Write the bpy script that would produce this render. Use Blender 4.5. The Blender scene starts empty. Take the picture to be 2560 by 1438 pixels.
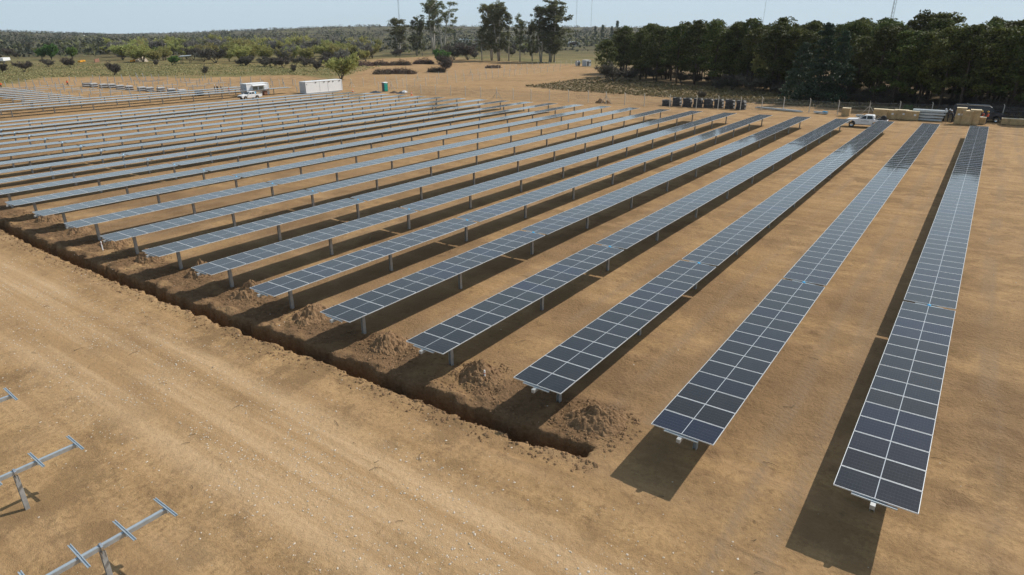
import bpy, math, random
import numpy as np
from mathutils import Vector, Matrix

scene = bpy.context.scene
col = scene.collection

# ------------------------------------------------------------------ camera
FPX, PITCH, YAW, ROLL, CAMH = 1587.25, 0.38371, -0.62594, -0.00179, 12.65
_cy, _sy = math.cos(YAW), math.sin(YAW)
FW = np.array([_sy*math.cos(PITCH), _cy*math.cos(PITCH), -math.sin(PITCH)])
_rt = np.array([_cy, -_sy, 0.0]); _up = np.cross(_rt, FW)
RT = math.cos(ROLL)*_rt + math.sin(ROLL)*_up
UP = -math.sin(ROLL)*_rt + math.cos(ROLL)*_up
cam_d = bpy.data.cameras.new('camera'); cam = bpy.data.objects.new('camera', cam_d); col.objects.link(cam)
cam_d.sensor_width = 36; cam_d.lens = 36*FPX/2560; cam_d.clip_start = .1; cam_d.clip_end = 60000
M = Matrix.Identity(4)
for i in range(3):
    M[i][0] = RT[i]; M[i][1] = UP[i]; M[i][2] = -FW[i]
M[2][3] = CAMH
cam.matrix_world = M
scene.camera = cam

# ------------------------------------------------------------------ world, sun, exposure
SUN = Vector((.453, .917, 1.0)).normalized()
SUN_EL = math.asin(SUN.z); SUN_AZ = math.atan2(SUN.x, SUN.y)
world = bpy.data.worlds.new('World'); scene.world = world; world.use_nodes = True
wn = world.node_tree.nodes; wl = world.node_tree.links
bg = wn['Background']
sky = wn.new('ShaderNodeTexSky'); sky.sky_type = 'NISHITA'; sky.sun_disc = False
sky.sun_elevation = SUN_EL; sky.sun_rotation = SUN_AZ
sky.altitude = 200; sky.air_density = 1.0; sky.dust_density = 2.2; sky.ozone_density = 1.5
tc = wn.new('ShaderNodeTexCoord'); mp = wn.new('ShaderNodeMapping'); mp.inputs['Scale'].default_value = (1.2, 1.2, 7)
nz = wn.new('ShaderNodeTexNoise'); nz.inputs['Scale'].default_value = 1.6; nz.inputs['Detail'].default_value = 6
# thin high cloud veil: denser where the line of sight through it is longer
sx_ = wn.new('ShaderNodeSeparateXYZ'); wl.new(tc.outputs['Generated'], sx_.inputs[0])
def wm(op, a, b=None):
    m_ = wn.new('ShaderNodeMath'); m_.operation = op
    for i_, v_ in enumerate((a, b)):
        if v_ is None: continue
        if hasattr(v_, 'links'): wl.new(v_, m_.inputs[i_])
        else: m_.inputs[i_].default_value = v_
    return m_.outputs[0]
wl.new(tc.outputs['Generated'], mp.inputs['Vector']); wl.new(mp.outputs['Vector'], nz.inputs['Vector'])
tau = wm('MULTIPLY', wm('ADD', nz.outputs['Fac'], .25), .40)
path = wm('DIVIDE', tau, wm('MAXIMUM', sx_.outputs['Z'], .05))
veil = wm('SUBTRACT', 1.0, wm('EXPONENT', wm('MULTIPLY', path, -1.0)))
mx = wn.new('ShaderNodeMix'); mx.data_type = 'RGBA'
wl.new(veil, mx.inputs['Factor'])
wl.new(sky.outputs['Color'], mx.inputs['A']); mx.inputs['B'].default_value = (6.4, 8.1, 9.2, 1)
wl.new(mx.outputs['Result'], bg.inputs['Color'])
bg.inputs['Strength'].default_value = .10
sun_d = bpy.data.lights.new('sun', 'SUN'); sun_d.energy = 5.0; sun_d.angle = math.radians(.53); sun_d.color = (1, .95, .87)
sun = bpy.data.objects.new('sun', sun_d); col.objects.link(sun); sun.rotation_euler = SUN.to_track_quat('Z', 'Y').to_euler()
scene.view_settings.view_transform = 'Standard'; scene.view_settings.look = 'None'
scene.view_settings.exposure = -.22; scene.view_settings.gamma = 1
scene.render.engine = 'CYCLES'
scene.cycles.max_bounces = 6; scene.cycles.diffuse_bounces = 3; scene.cycles.glossy_bounces = 3
scene.cycles.transparent_max_bounces = 10; scene.cycles.volume_bounces = 0

# ------------------------------------------------------------------ helpers
rnd = random.Random(7)
npr = np.random.RandomState(11)

def zg(x):
    xx = np.clip(x, -138.5, 17)
    return .01256*xx - .1383e-4*xx*xx

def gr(px, py, h=0.0):
    """photo pixel -> ground position"""
    d = FW + RT*(px-1280)/FPX - UP*(py-719)/FPX
    z = h
    for _ in range(60):
        t = (z-CAMH)/d[2]; z = .5*z + .5*(float(zg(d[0]*t))+h)
    return float(d[0]*t), float(d[1]*t)

def proj(x, y, z):
    d = np.array([x, y, z-CAMH]); q = d@FW
    return 1280+FPX*(d@RT)/q, 719-FPX*(d@UP)/q

def ppm(x, y, z=0):
    return float(FPX/(np.array([x, y, z-CAMH])@FW))

def height_for(x, y, z0, py):
    """height above z0 at (x, y) whose picture row is py"""
    lo, hi = 0.0, 200.0
    for _ in range(40):
        m = .5*(lo+hi)
        if proj(x, y, z0+m)[1] > py: lo = m
        else: hi = m
    return lo

def hash2(ix, iy, s):
    v = np.sin(ix*127.1 + iy*311.7 + s*74.7)*43758.5453
    return v-np.floor(v)

def vnoise(x, y, s=0):
    ix, iy = np.floor(x), np.floor(y); fx, fy = x-ix, y-iy
    fx = fx*fx*(3-2*fx); fy = fy*fy*(3-2*fy)
    a, b, c, d = hash2(ix, iy, s), hash2(ix+1, iy, s), hash2(ix, iy+1, s), hash2(ix+1, iy+1, s)
    return (a*(1-fx)+b*fx)*(1-fy)+(c*(1-fx)+d*fx)*fy

def fbm(x, y, s=0, o=4):
    v, a, t = 0, 1.0, 0
    for i in range(o):
        v = v + a*vnoise(x*2**i, y*2**i, s+i*3.1); t += a; a *= .5
    return v/t

def smooth(a, b, x):
    t = np.clip((x-a)/(b-a), 0, 1); return t*t*(3-2*t)

class MB:
    """collects shapes into one mesh"""
    def __init__(s): s.v = []; s.f = []; s.m = []
    def add(s, vs, fs, mi=0):
        o = len(s.v); s.v += [tuple(map(float, p)) for p in vs]
        s.f += [tuple(i+o for i in f) for f in fs]; s.m += [mi]*len(fs); return s
    def box(s, c, d, rz=0.0, mi=0, rx=0.0, ry=0.0):
        R = Matrix.Rotation(rz, 3, 'Z') @ Matrix.Rotation(ry, 3, 'Y') @ Matrix.Rotation(rx, 3, 'X')
        vs = [Vector(c)+R@Vector((a*d[0]/2, b*d[1]/2, e*d[2]/2)) for a in (-1, 1) for b in (-1, 1) for e in (-1, 1)]
        return s.add(vs, [(0, 1, 3, 2), (4, 6, 7, 5), (0, 4, 5, 1), (2, 3, 7, 6), (0, 2, 6, 4), (1, 5, 7, 3)], mi)
    def tube(s, pts, rad, n=8, mi=0, cap=True):
        pts = [Vector(p) for p in pts]
        if not hasattr(rad, '__len__'): rad = [rad]*len(pts)
        vs = []; fs = []
        for i, p in enumerate(pts):
            d = (pts[min(i+1, len(pts)-1)]-pts[max(i-1, 0)]).normalized()
            a = d.cross(Vector((0, 0, 1)) if abs(d.z) < .9 else Vector((1, 0, 0))).normalized(); b = d.cross(a)
            for k in range(n):
                t = 2*math.pi*k/n; vs.append(p+(a*math.cos(t)+b*math.sin(t))*rad[i])
        for i in range(len(pts)-1):
            for k in range(n):
                fs.append((i*n+k, i*n+(k+1) % n, (i+1)*n+(k+1) % n, (i+1)*n+k))
        if cap and n > 2: fs += [tuple(range(n))[::-1], tuple(range((len(pts)-1)*n, len(pts)*n))]
        return s.add(vs, fs, mi)
    def prism(s, prof, y0, y1, mi=0, axis='y', taper=None):
        """closed side profile [(a, z)] extruded across"""
        n = len(prof); vs = []
        for yy in (y0, y1):
            for a, z in prof:
                t = yy*(taper(z) if taper else 1)
                vs.append((a, t, z) if axis == 'y' else (t, a, z))
        fs = [(i, (i+1) % n, n+(i+1) % n, n+i) for i in range(n)] + [tuple(range(n))[::-1], tuple(range(n, 2*n))]
        return s.add(vs, fs, mi)
    def lathe(s, prof, c, n=16, mi=0, axis='z'):
        vs = []; fs = []
        for r, z in prof:
            for k in range(n):
                t = 2*math.pi*k/n; p = (r*math.cos(t), r*math.sin(t), z)
                if axis == 'y': p = (p[0], p[2], p[1])
                if axis == 'x': p = (p[2], p[0], p[1])
                vs.append((c[0]+p[0], c[1]+p[1], c[2]+p[2]))
        for i in range(len(prof)-1):
            for k in range(n): fs.append((i*n+k, i*n+(k+1) % n, (i+1)*n+(k+1) % n, (i+1)*n+k))
        return s.add(vs, fs, mi)
    def arrays(s, V, F, mi=0):
        o = len(s.v); s.v += list(map(tuple, V.tolist())); s.f += [tuple(r) for r in (F+o).tolist()]; s.m += [mi]*len(F); return s
    def mesh(s, name, mats, smooth_=False):
        me = bpy.data.meshes.new(name); me.from_pydata(s.v, [], s.f)
        for m in (mats if isinstance(mats, (list, tuple)) else [mats]): me.materials.append(m)
        if any(s.m): me.polygons.foreach_set('material_index', s.m)
        if smooth_: me.polygons.foreach_set('use_smooth', [True]*len(s.f))
        me.update(); return me
    def build(s, name, mats, parent=None, smooth_=False, loc=None, bevel=0):
        o = obj(name, s.mesh(name, mats, smooth_), parent, loc)
        if bevel:
            b = o.modifiers.new('bevel', 'BEVEL'); b.width = bevel; b.segments = 2; b.limit_method = 'ANGLE'
        return o

def obj(name, me, parent=None, loc=None, rz=None):
    o = bpy.data.objects.new(name, me); col.objects.link(o)
    if parent is not None: o.parent = parent
    if loc is not None: o.location = loc
    if rz is not None: o.rotation_euler = (0, 0, rz)
    return o

def tag(o, label, cat, group=None, kind=None):
    o['label'] = label; o['category'] = cat
    if group: o['group'] = group
    if kind: o['kind'] = kind
    return o

def thing(name, label, cat, loc, rz=0.0, group=None):
    o = bpy.data.objects.new(name, None); col.objects.link(o); o.empty_display_size = .3
    o.location = loc; o.rotation_euler = (0, 0, rz)
    return tag(o, label, cat, group)

def copy_tree(o, parent=None, loc=None, rz=None, label=None):
    c = o.copy(); col.objects.link(c)
    if parent is not None: c.parent = parent
    if loc is not None: c.location = loc
    if rz is not None: c.rotation_euler = (0, 0, rz)
    if label: c['label'] = label
    for ch in o.children: copy_tree(ch, c)
    return c

# ------------------------------------------------------------------ materials
def nmat(name):
    m = bpy.data.materials.new(name); m.use_nodes = True
    return m, m.node_tree.nodes, m.node_tree.links, m.node_tree.nodes['Principled BSDF']

def mix(n, l, fac, a, b, blend='MIX'):
    x = n.new('ShaderNodeMix'); x.data_type = 'RGBA'; x.blend_type = blend
    for k, v in (('Factor', fac), ('A', a), ('B', b)):
        if hasattr(v, 'links'): l.new(v, x.inputs[k])
        elif k == 'Factor': x.inputs[k].default_value = v
        else: x.inputs[k].default_value = (*v, 1)
    return x.outputs['Result']

def noise(n, l, vec, scale, detail=4, rough=.55):
    t = n.new('ShaderNodeTexNoise'); t.inputs['Scale'].default_value = scale; t.inputs['Detail'].default_value = detail
    t.inputs['Roughness'].default_value = rough
    if vec is not None: l.new(vec, t.inputs['Vector'])
    return t.outputs['Fac']

def ramp(n, l, fac, p0, p1, c0=(0, 0, 0), c1=(1, 1, 1)):
    r = n.new('ShaderNodeValToRGB'); e = r.color_ramp.elements
    e[0].position = p0; e[1].position = p1; e[0].color = (*c0, 1); e[1].color = (*c1, 1)
    l.new(fac, r.inputs['Fac']); return r.outputs['Color']

def math_(n, l, op, a, b=None, c=None):
    m = n.new('ShaderNodeMath'); m.operation = op
    for i, v in enumerate((a, b, c)):
        if v is None: continue
        if hasattr(v, 'links'): l.new(v, m.inputs[i])
        else: m.inputs[i].default_value = v
    return m.outputs[0]

def simple(name, c, rough=.6, metal=0.0, var=.12, scale=3.0, spec=.5, bump=0.0):
    """plain surface with grain and wear from object-space noise"""
    m, n, l, p = nmat(name)
    g = n.new('ShaderNodeNewGeometry')
    t = noise(n, l, g.outputs['Position'], scale, 5)
    d = tuple(max(0, v*(1-var)) for v in c); u = tuple(min(1, v*(1+var)) for v in c)
    l.new(ramp(n, l, t, .3, .7, d, u), p.inputs['Base Color'])
    p.inputs['Roughness'].default_value = rough; p.inputs['Metallic'].default_value = metal
    p.inputs['Specular IOR Level'].default_value = spec
    if bump:
        b = n.new('ShaderNodeBump'); b.inputs['Strength'].default_value = bump; b.inputs['Distance'].default_value = .02
        l.new(noise(n, l, g.outputs['Position'], scale*6, 4), b.inputs['Height']); l.new(b.outputs['Normal'], p.inputs['Normal'])
    return m

def leafmat(name, a, b, trans=.25, objvar=.35):
    m, n, l, p = nmat(name)
    g = n.new('ShaderNodeNewGeometry'); oi = n.new('ShaderNodeObjectInfo')
    c = mix(n, l, g.outputs['Random Per Island'], a, b)
    v = math_(n, l, 'MULTIPLY_ADD', oi.outputs['Random'], objvar*2, 1-objvar)
    hs = n.new('ShaderNodeHueSaturation'); l.new(c, hs.inputs['Color']); l.new(v, hs.inputs['Value'])
    l.new(math_(n, l, 'MULTIPLY_ADD', math_(n, l, 'FRACT', math_(n, l, 'MULTIPLY', oi.outputs['Random'], 7.31)), .05, .475), hs.inputs['Hue'])
    p.inputs['Roughness'].default_value = .65; p.inputs['Specular IOR Level'].default_value = .25
    l.new(hs.outputs['Color'], p.inputs['Base Color'])
    tr = n.new('ShaderNodeBsdfTranslucent'); l.new(hs.outputs['Color'], tr.inputs['Color'])
    ms = n.new('ShaderNodeMixShader'); ms.inputs[0].default_value = trans
    l.new(p.outputs[0], ms.inputs[1]); l.new(tr.outputs[0], ms.inputs[2])
    l.new(ms.outputs[0], n['Material Output'].inputs['Surface'])
    return m

def ground_material():
    m, n, l, p = nmat('site_ground')
    g = n.new('ShaderNodeNewGeometry'); P = g.outputs['Position']
    z1 = n.new('ShaderNodeVertexColor'); z1.layer_name = 'zone'
    z2 = n.new('ShaderNodeVertexColor'); z2.layer_name = 'wear'
    s1 = n.new('ShaderNodeSeparateColor'); l.new(z1.outputs['Color'], s1.inputs[0])
    s2 = n.new('ShaderNodeSeparateColor'); l.new(z2.outputs['Color'], s2.inputs[0])
    gravel, grass, dug = s1.outputs; floor_, track, fine = s2.outputs
    big = noise(n, l, P, .09, 5); mid = noise(n, l, P, .7, 6, .6); small = noise(n, l, P, 6, 6, .65); tiny = noise(n, l, P, 40, 3, .6)
    c = mix(n, l, ramp(n, l, big, .3, .7), (.335, .228, .117), (.40, .281, .150))
    c = mix(n, l, math_(n, l, 'MULTIPLY', ramp(n, l, mid, .38, .68), .7), c, (.245, .166, .090))
    c = mix(n, l, math_(n, l, 'MULTIPLY', ramp(n, l, small, .46, .68), .7), c, (.195, .130, .069))
    c = mix(n, l, math_(n, l, 'MULTIPLY', ramp(n, l, tiny, .56, .72), .55), c, (.15, .094, .05))
    c = mix(n, l, math_(n, l, 'MULTIPLY', ramp(n, l, noise(n, l, P, 17, 3, .7), .60, .74), .5), c, (.48, .36, .24))
    # stretched blown streaks along the lane
    mpn = n.new('ShaderNodeMapping'); mpn.inputs['Scale'].default_value = (.12, .9, 1); l.new(P, mpn.inputs['Vector'])
    st = noise(n, l, mpn.outputs['Vector'], 1.0, 6, .6)
    c = mix(n, l, math_(n, l, 'MULTIPLY', ramp(n, l, st, .45, .7), .45), c, (.40, .28, .17))
    # damp and trampled patches between the rows
    pa = math_(n, l, 'MULTIPLY', ramp(n, l, noise(n, l, P, .42, 8, .68), .48, .56), ramp(n, l, noise(n, l, P, .06, 3, .5), .35, .6))
    c = mix(n, l, math_(n, l, 'MULTIPLY', pa, .72), c, (.175, .119, .064))
    pb = ramp(n, l, noise(n, l, P, 1.6, 7, .7), .56, .70)
    c = mix(n, l, math_(n, l, 'MULTIPLY', pb, .6), c, (.15, .095, .052))
    mq = n.new('ShaderNodeMapping'); mq.inputs['Scale'].default_value = (.035, 1.5, 1); l.new(P, mq.inputs['Vector'])
    sq = noise(n, l, mq.outputs['Vector'], 1.0, 5, .6)
    c = mix(n, l, math_(n, l, 'MULTIPLY', math_(n, l, 'MULTIPLY', ramp(n, l, sq, .47, .62), math_(n, l, 'SUBTRACT', 1.0, dug)), .40), c, (.205, .135, .072))
    c = mix(n, l, 1.0, c, (1.17, 1.08, .985), 'MULTIPLY')
    # stony lane
    vor = n.new('ShaderNodeTexVoronoi'); vor.inputs['Scale'].default_value = 9; l.new(P, vor.inputs['Vector'])
    vor2 = n.new('ShaderNodeTexVoronoi'); vor2.inputs['Scale'].default_value = 24; l.new(P, vor2.inputs['Vector'])
    peb = math_(n, l, 'MULTIPLY', ramp(n, l, vor.outputs['Distance'], .13, .19, (1, 1, 1), (0, 0, 0)), ramp(n, l, noise(n, l, P, 2.3, 3), .52, .62))
    peb2 = math_(n, l, 'MULTIPLY', ramp(n, l, vor2.outputs['Distance'], .16, .24, (1, 1, 1), (0, 0, 0)), ramp(n, l, noise(n, l, P, 3.1, 3), .45, .6))
    gc = mix(n, l, ramp(n, l, sq, .4, .62), (.50, .372, .245), (.375, .262, .155))
    gc = mix(n, l, math_(n, l, 'MULTIPLY', ramp(n, l, small, .45, .7), .35), gc, (.30, .205, .12))
    gc = mix(n, l, math_(n, l, 'MULTIPLY', math_(n, l, 'MAXIMUM', peb, peb2), .6), gc, (.62, .53, .42))
    gc = mix(n, l, 1.0, gc, (1.03, .945, .81), 'MULTIPLY')
    c = mix(n, l, gravel, c, gc)
    # turned moist earth
    dc = mix(n, l, ramp(n, l, small, .3, .7), (.135, .080, .042), (.235, .145, .078))
    c = mix(n, l, dug, c, dc)
    # wheel tracks, darker pressed soil
    sy2 = n.new('ShaderNodeSeparateXYZ'); l.new(P, sy2.inputs[0])
    tread = math_(n, l, 'MULTIPLY_ADD', math_(n, l, 'SINE', math_(n, l, 'MULTIPLY_ADD', sy2.outputs[1], 20.0, math_(n, l, 'MULTIPLY', sy2.outputs[0], 14.0))), .22, .62)
    c = mix(n, l, math_(n, l, 'MULTIPLY', track, tread), c, mix(n, l, mid, (.24, .165, .10), (.30, .21, .13)))
    # pasture
    gA = mix(n, l, ramp(n, l, mid, .35, .7), (.185, .160, .072), (.285, .245, .115))
    gA = mix(n, l, ramp(n, l, noise(n, l, P, .05, 5), .42, .62), gA, (.135, .145, .058))
    gA = mix(n, l, math_(n, l, 'MULTIPLY', ramp(n, l, noise(n, l, P, .35, 6, .7), .5, .7), .7), gA, (.26, .20, .115))
    ln_ = n.new('ShaderNodeVectorMath'); ln_.operation = 'LENGTH'; l.new(P, ln_.inputs[0])
    mr = n.new('ShaderNodeMapRange'); mr.inputs['From Min'].default_value = 330; mr.inputs['From Max'].default_value = 620; l.new(ln_.outputs['Value'], mr.inputs['Value'])
    scr = mix(n, l, ramp(n, l, noise(n, l, P, .012, 5, .6), .45, .62), (.050, .050, .034), (.125, .125, .062))
    gA = mix(n, l, mr.outputs[0], gA, scr)
    gA = mix(n, l, 1.0, gA, (1.10, .98, .90), 'MULTIPLY')
    c = mix(n, l, grass, c, gA)
    fc = mix(n, l, ramp(n, l, noise(n, l, P, .5, 6, .7), .35, .65), (.13, .095, .055), (.30, .215, .12))
    c = mix(n, l, floor_, c, fc)
    l.new(c, p.inputs['Base Color']); p.inputs['Roughness'].default_value = .95; p.inputs['Specular IOR Level'].default_value = .12
    # relief
    wav = n.new('ShaderNodeTexWave'); wav.inputs['Scale'].default_value = 1.35; wav.inputs['Distortion'].default_value = 5
    wav.inputs['Detail'].default_value = 3; wav.inputs['Detail Scale'].default_value = 1.2; l.new(P, wav.inputs['Vector'])
    h = math_(n, l, 'ADD', math_(n, l, 'MULTIPLY', small, .055), math_(n, l, 'MULTIPLY', tiny, .03))
    h = math_(n, l, 'ADD', h, math_(n, l, 'MULTIPLY', mid, .05))
    h = math_(n, l, 'SUBTRACT', h, math_(n, l, 'MULTIPLY', math_(n, l, 'ADD', pb, pa), .02))
    h = math_(n, l, 'ADD', h, math_(n, l, 'MULTIPLY', math_(n, l, 'MULTIPLY', wav.outputs['Fac'], fine), .009))
    h = math_(n, l, 'ADD', h, math_(n, l, 'MULTIPLY', math_(n, l, 'MULTIPLY', small, dug), .10))
    h = math_(n, l, 'ADD', h, math_(n, l, 'MULTIPLY', math_(n, l, 'MULTIPLY', noise(n, l, P, .8, 6, .75), math_(n, l, 'ADD', grass, floor_)), .9))
    b = n.new('ShaderNodeBump'); b.inputs['Strength'].default_value = .8; b.inputs['Distance'].default_value = 1
    l.new(h, b.inputs['Height']); l.new(b.outputs['Normal'], p.inputs['Normal'])
    return m

def soil_material():
    m, n, l, p = nmat('turned_soil')
    g = n.new('ShaderNodeNewGeometry'); P = g.outputs['Position']
    a = noise(n, l, P, 5, 6, .65); t = noise(n, l, P, 30, 4, .6)
    c = mix(n, l, ramp(n, l, a, .3, .7), (.175, .105, .055), (.315, .20, .112))
    c = mix(n, l, math_(n, l, 'MULTIPLY', ramp(n, l, t, .55, .75), .5), c, (.10, .058, .03))
    l.new(c, p.inputs['Base Color']); p.inputs['Roughness'].default_value = .95; p.inputs['Specular IOR Level'].default_value = .1
    b = n.new('ShaderNodeBump'); b.inputs['Strength'].default_value = .9; b.inputs['Distance'].default_value = .08
    l.new(math_(n, l, 'ADD', a, math_(n, l, 'MULTIPLY', t, .4)), b.inputs['Height']); l.new(b.outputs['Normal'], p.inputs['Normal'])
    return m

def cell_material():
    m, n, l, p = nmat('solar_glass')
    uv = n.new('ShaderNodeUVMap'); uv.uv_map = 'cells'; sp = n.new('ShaderNodeSeparateXYZ'); l.new(uv.outputs['UV'], sp.inputs[0])
    u, v = sp.outputs[0], sp.outputs[1]
    def line(coord, pitch, w, off=0.0):
        q = math_(n, l, 'FRACT', math_(n, l, 'DIVIDE', math_(n, l, 'SUBTRACT', coord, off), pitch))
        dd = math_(n, l, 'MULTIPLY', math_(n, l, 'ABSOLUTE', math_(n, l, 'SUBTRACT', q, .5)), -1)
        return math_(n, l, 'GREATER_THAN', math_(n, l, 'ADD', dd, w/pitch), 0) if False else math_(n, l, 'GREATER_THAN', math_(n, l, 'ABSOLUTE', math_(n, l, 'SUBTRACT', q, .5)), .5-.5*w/pitch)
    oi = n.new('ShaderNodeObjectInfo'); g = n.new('ShaderNodeNewGeometry')
    r = math_(n, l, 'FRACT', math_(n, l, 'ADD', oi.outputs['Random'], g.outputs['Random Per Island']))
    c = n.new('ShaderNodeValToRGB'); e = c.color_ramp.elements; c.color_ramp.interpolation = 'LINEAR'
    e[0].position = 0; e[0].color = (.0055, .005, .006, 1); e[1].position = 1; e[1].color = (.006, .009, .026, 1)
    for pos, cc in ((.4, (.008, .0075, .0082)), (.62, (.006, .006, .009)), (.84, (.006, .007, .014))):
        x = e.new(pos); x.color = (*cc, 1)
    l.new(r, c.inputs['Fac'])
    lines = math_(n, l, 'MULTIPLY', line(v, .158, .007, .022), .11)
    lines = math_(n, l, 'MAXIMUM', lines, math_(n, l, 'MULTIPLY', line(u, .079, .004, .03), .045))
    cc = mix(n, l, lines, c.outputs['Color'], (.45, .48, .52))
    # white back sheet showing in the middle and round the edge
    mid = math_(n, l, 'LESS_THAN', math_(n, l, 'ABSOLUTE', math_(n, l, 'SUBTRACT', u, .98)), .0105)
    eu = math_(n, l, 'GREATER_THAN', math_(n, l, 'ABSOLUTE', math_(n, l, 'SUBTRACT', u, .98)), .98-.0155)
    ev = math_(n, l, 'GREATER_THAN', math_(n, l, 'ABSOLUTE', math_(n, l, 'SUBTRACT', v, .496)), .496-.0145)
    w = math_(n, l, 'MAXIMUM', mid, math_(n, l, 'MAXIMUM', eu, ev))
    cc = mix(n, l, w, cc, (.46, .49, .52))
    # dust film
    P = g.outputs['Position']
    du = math_(n, l, 'MULTIPLY_ADD', ramp(n, l, noise(n, l, P, 1.3, 6, .7), .45, .8), .022, .004)
    cc = mix(n, l, du, cc, (.42, .36, .30))
    l.new(cc, p.inputs['Base Color']); p.inputs['Roughness'].default_value = .06
    p.inputs['Sheen Weight'].default_value = .26; p.inputs['Sheen Roughness'].default_value = .35; p.inputs['Sheen Tint'].default_value = (.86, .88, .92, 1)
    p.inputs['IOR'].default_value = 1.56; p.inputs['Specular IOR Level'].default_value = .5
    return m

MAT = {}
MAT['ground'] = ground_material(); MAT['soil'] = soil_material(); MAT['glass_cells'] = cell_material()
MAT['frame'] = simple('anodised_frame', (.72, .74, .75), .45, .2, .05)
MAT['galv'] = simple('galvanised_steel', (.42, .45, .47), .48, .55, .14, 6)
MAT['post'] = simple('post_steel', (.40, .405, .40), .55, .35, .18, 5)
MAT['rail'] = simple('rail_steel', (.48, .54, .58), .42, .5, .08, 5)
MAT['blue'] = simple('blue_film', (.05, .42, .75), .3, 0, .1)
MAT['stone'] = simple('pale_stone', (.56, .48, .385), .9, 0, .22, 9)
MAT['twig'] = simple('dead_wood', (.10, .07, .045), .9, 0, .3, 4)
MAT['straw'] = simple('dry_straw', (.42, .32, .18), .9, 0, .2, 4)
MAT['white'] = simple('white_paint', (.78, .79, .80), .38, 0, .03, 1.2)
MAT['white2'] = simple('white_panel', (.80, .81, .82), .5, 0, .04, .8)
MAT['greyp'] = simple('grey_panel', (.40, .42, .45), .55, 0, .08, 1)
MAT['dark'] = simple('dark_rubber', (.018, .018, .02), .45, 0, .2, 8)
MAT['navy'] = simple('navy_paint', (.012, .017, .028), .3, 0, .2, 1)
MAT['carglass'] = simple('car_glass', (.02, .024, .027), .06, 0, .1, 1)
MAT['chrome'] = simple('bright_trim', (.6, .62, .64), .25, .9, .05)
MAT['red'] = simple('tail_lamp', (.5, .02, .02), .3, 0, .1)
MAT['ply'] = simple('crate_wood', (.47, .34, .18), .75, 0, .22, 2.5, bump=.2)
MAT['ply2'] = simple('crate_lid_wood', (.68, .56, .37), .75, 0, .15, 2.5)
MAT['paper'] = simple('paper_label', (.75, .75, .75), .7, 0, .05)
MAT['concrete'] = simple('concrete_post', (.52, .48, .42), .85, 0, .12, 4)
MAT['teal'] = simple('teal_plastic', (.02, .42, .34), .4, 0, .06)
MAT['toilet_grey'] = simple('grey_plastic', (.05, .065, .08), .5, 0, .1)
MAT['orange'] = simple('orange_plastic', (.75, .12, .02), .5, 0, .08)
MAT['vest'] = simple('orange_cloth', (.58, .09, .03), .8, 0, .1)
MAT['navycloth'] = simple('navy_cloth', (.016, .018, .03), .85, 0, .2, 8)
MAT['greycloth'] = simple('grey_cloth', (.42, .42, .42), .85, 0, .12, 8)
MAT['skin'] = simple('skin', (.32, .19, .13), .6, 0, .08)
MAT['hair'] = simple('hair', (.02, .014, .01), .7, 0, .2)
MAT['yhelm'] = simple('yellow_helmet', (.75, .42, .02), .35, 0, .05)
MAT['whelm'] = simple('white_helmet', (.75, .77, .8), .35, 0, .05)
MAT['bark'] = simple('pine_bark', (.075, .055, .042), .95, 0, .3, 3)
MAT['palebark'] = simple('pale_bark', (.40, .37, .33), .85, 0, .3, 1.5)
MAT['greybark'] = simple('grey_bark', (.10, .085, .072), .95, 0, .25, 3)
MAT['brick'] = simple('brick_wall', (.26, .13, .085), .9, 0, .2, 4)
MAT['plaster'] = simple('pale_plaster', (.60, .58, .54), .8, 0, .08, 1)
MAT['rooftin'] = simple('tin_roof', (.50, .55, .58), .45, .3, .1, 1)
MAT['rooftile'] = simple('tile_roof', (.30, .15, .09), .85, 0, .15, 3)
MAT['oyellow'] = simple('machine_yellow', (.72, .33, .02), .5, 0, .1)
MAT['pine'] = leafmat('pine_needles', (.030, .038, .009), (.135, .150, .034), .22)
MAT['cedar'] = leafmat('cedar_needles', (.024, .042, .024), (.075, .115, .065), .18)
MAT['euca'] = leafmat('eucalyptus_leaves', (.070, .078, .034), (.210, .215, .100), .45)
MAT['scrub'] = leafmat('bare_scrub_twigs', (.060, .050, .040), (.125, .105, .084), .15, .25)
MAT['willow'] = leafmat('spring_leaves', (.23, .225, .07), (.42, .41, .15), .5, .2)
MAT['bright'] = leafmat('fresh_leaves', (.075, .145, .03), (.16, .26, .06), .45, .2)
MAT['silver'] = leafmat('grey_twigs', (.13, .12, .105), (.24, .225, .20), .1, .15)
MAT['wood_far'] = leafmat('far_scrub', (.045, .050, .034), (.080, .084, .052), .2, .1)
MAT['brush'] = leafmat('brush_pile', (.075, .050, .037), (.20, .140, .105), .0, .2)

# ------------------------------------------------------------------ ground sheet
ROW_N = 24
def row_x(r): return -.127 - 5.1645*(r-1) - .00917*(r-1)**2
def row_y0(r): return 16.137 - .1137*(r-1) + .00664*(r-1)**2
TR = np.array([(-8.2, 15.35), (-9.5, 15.15), (-11.5, 14.95), (-13.5, 14.9), (-18, 14.85), (-23, 14.62), (-30, 14.45), (-39, 14.3), (-50, 14.35), (-57, 14.6), (-66, 14.9), (-90, 15.2)])[::-1]
HEAPS = []
for r in range(2, 12):
    xm = .5*(row_x(r)+row_x(r+1)) - .75 + rnd.uniform(-.25, .25)
    HEAPS.append((xm, 17.2 + rnd.uniform(-.15, .3), rnd.uniform(.85, 1.1), rnd.uniform(.55, .72) if r > 2 else .55))

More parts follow.
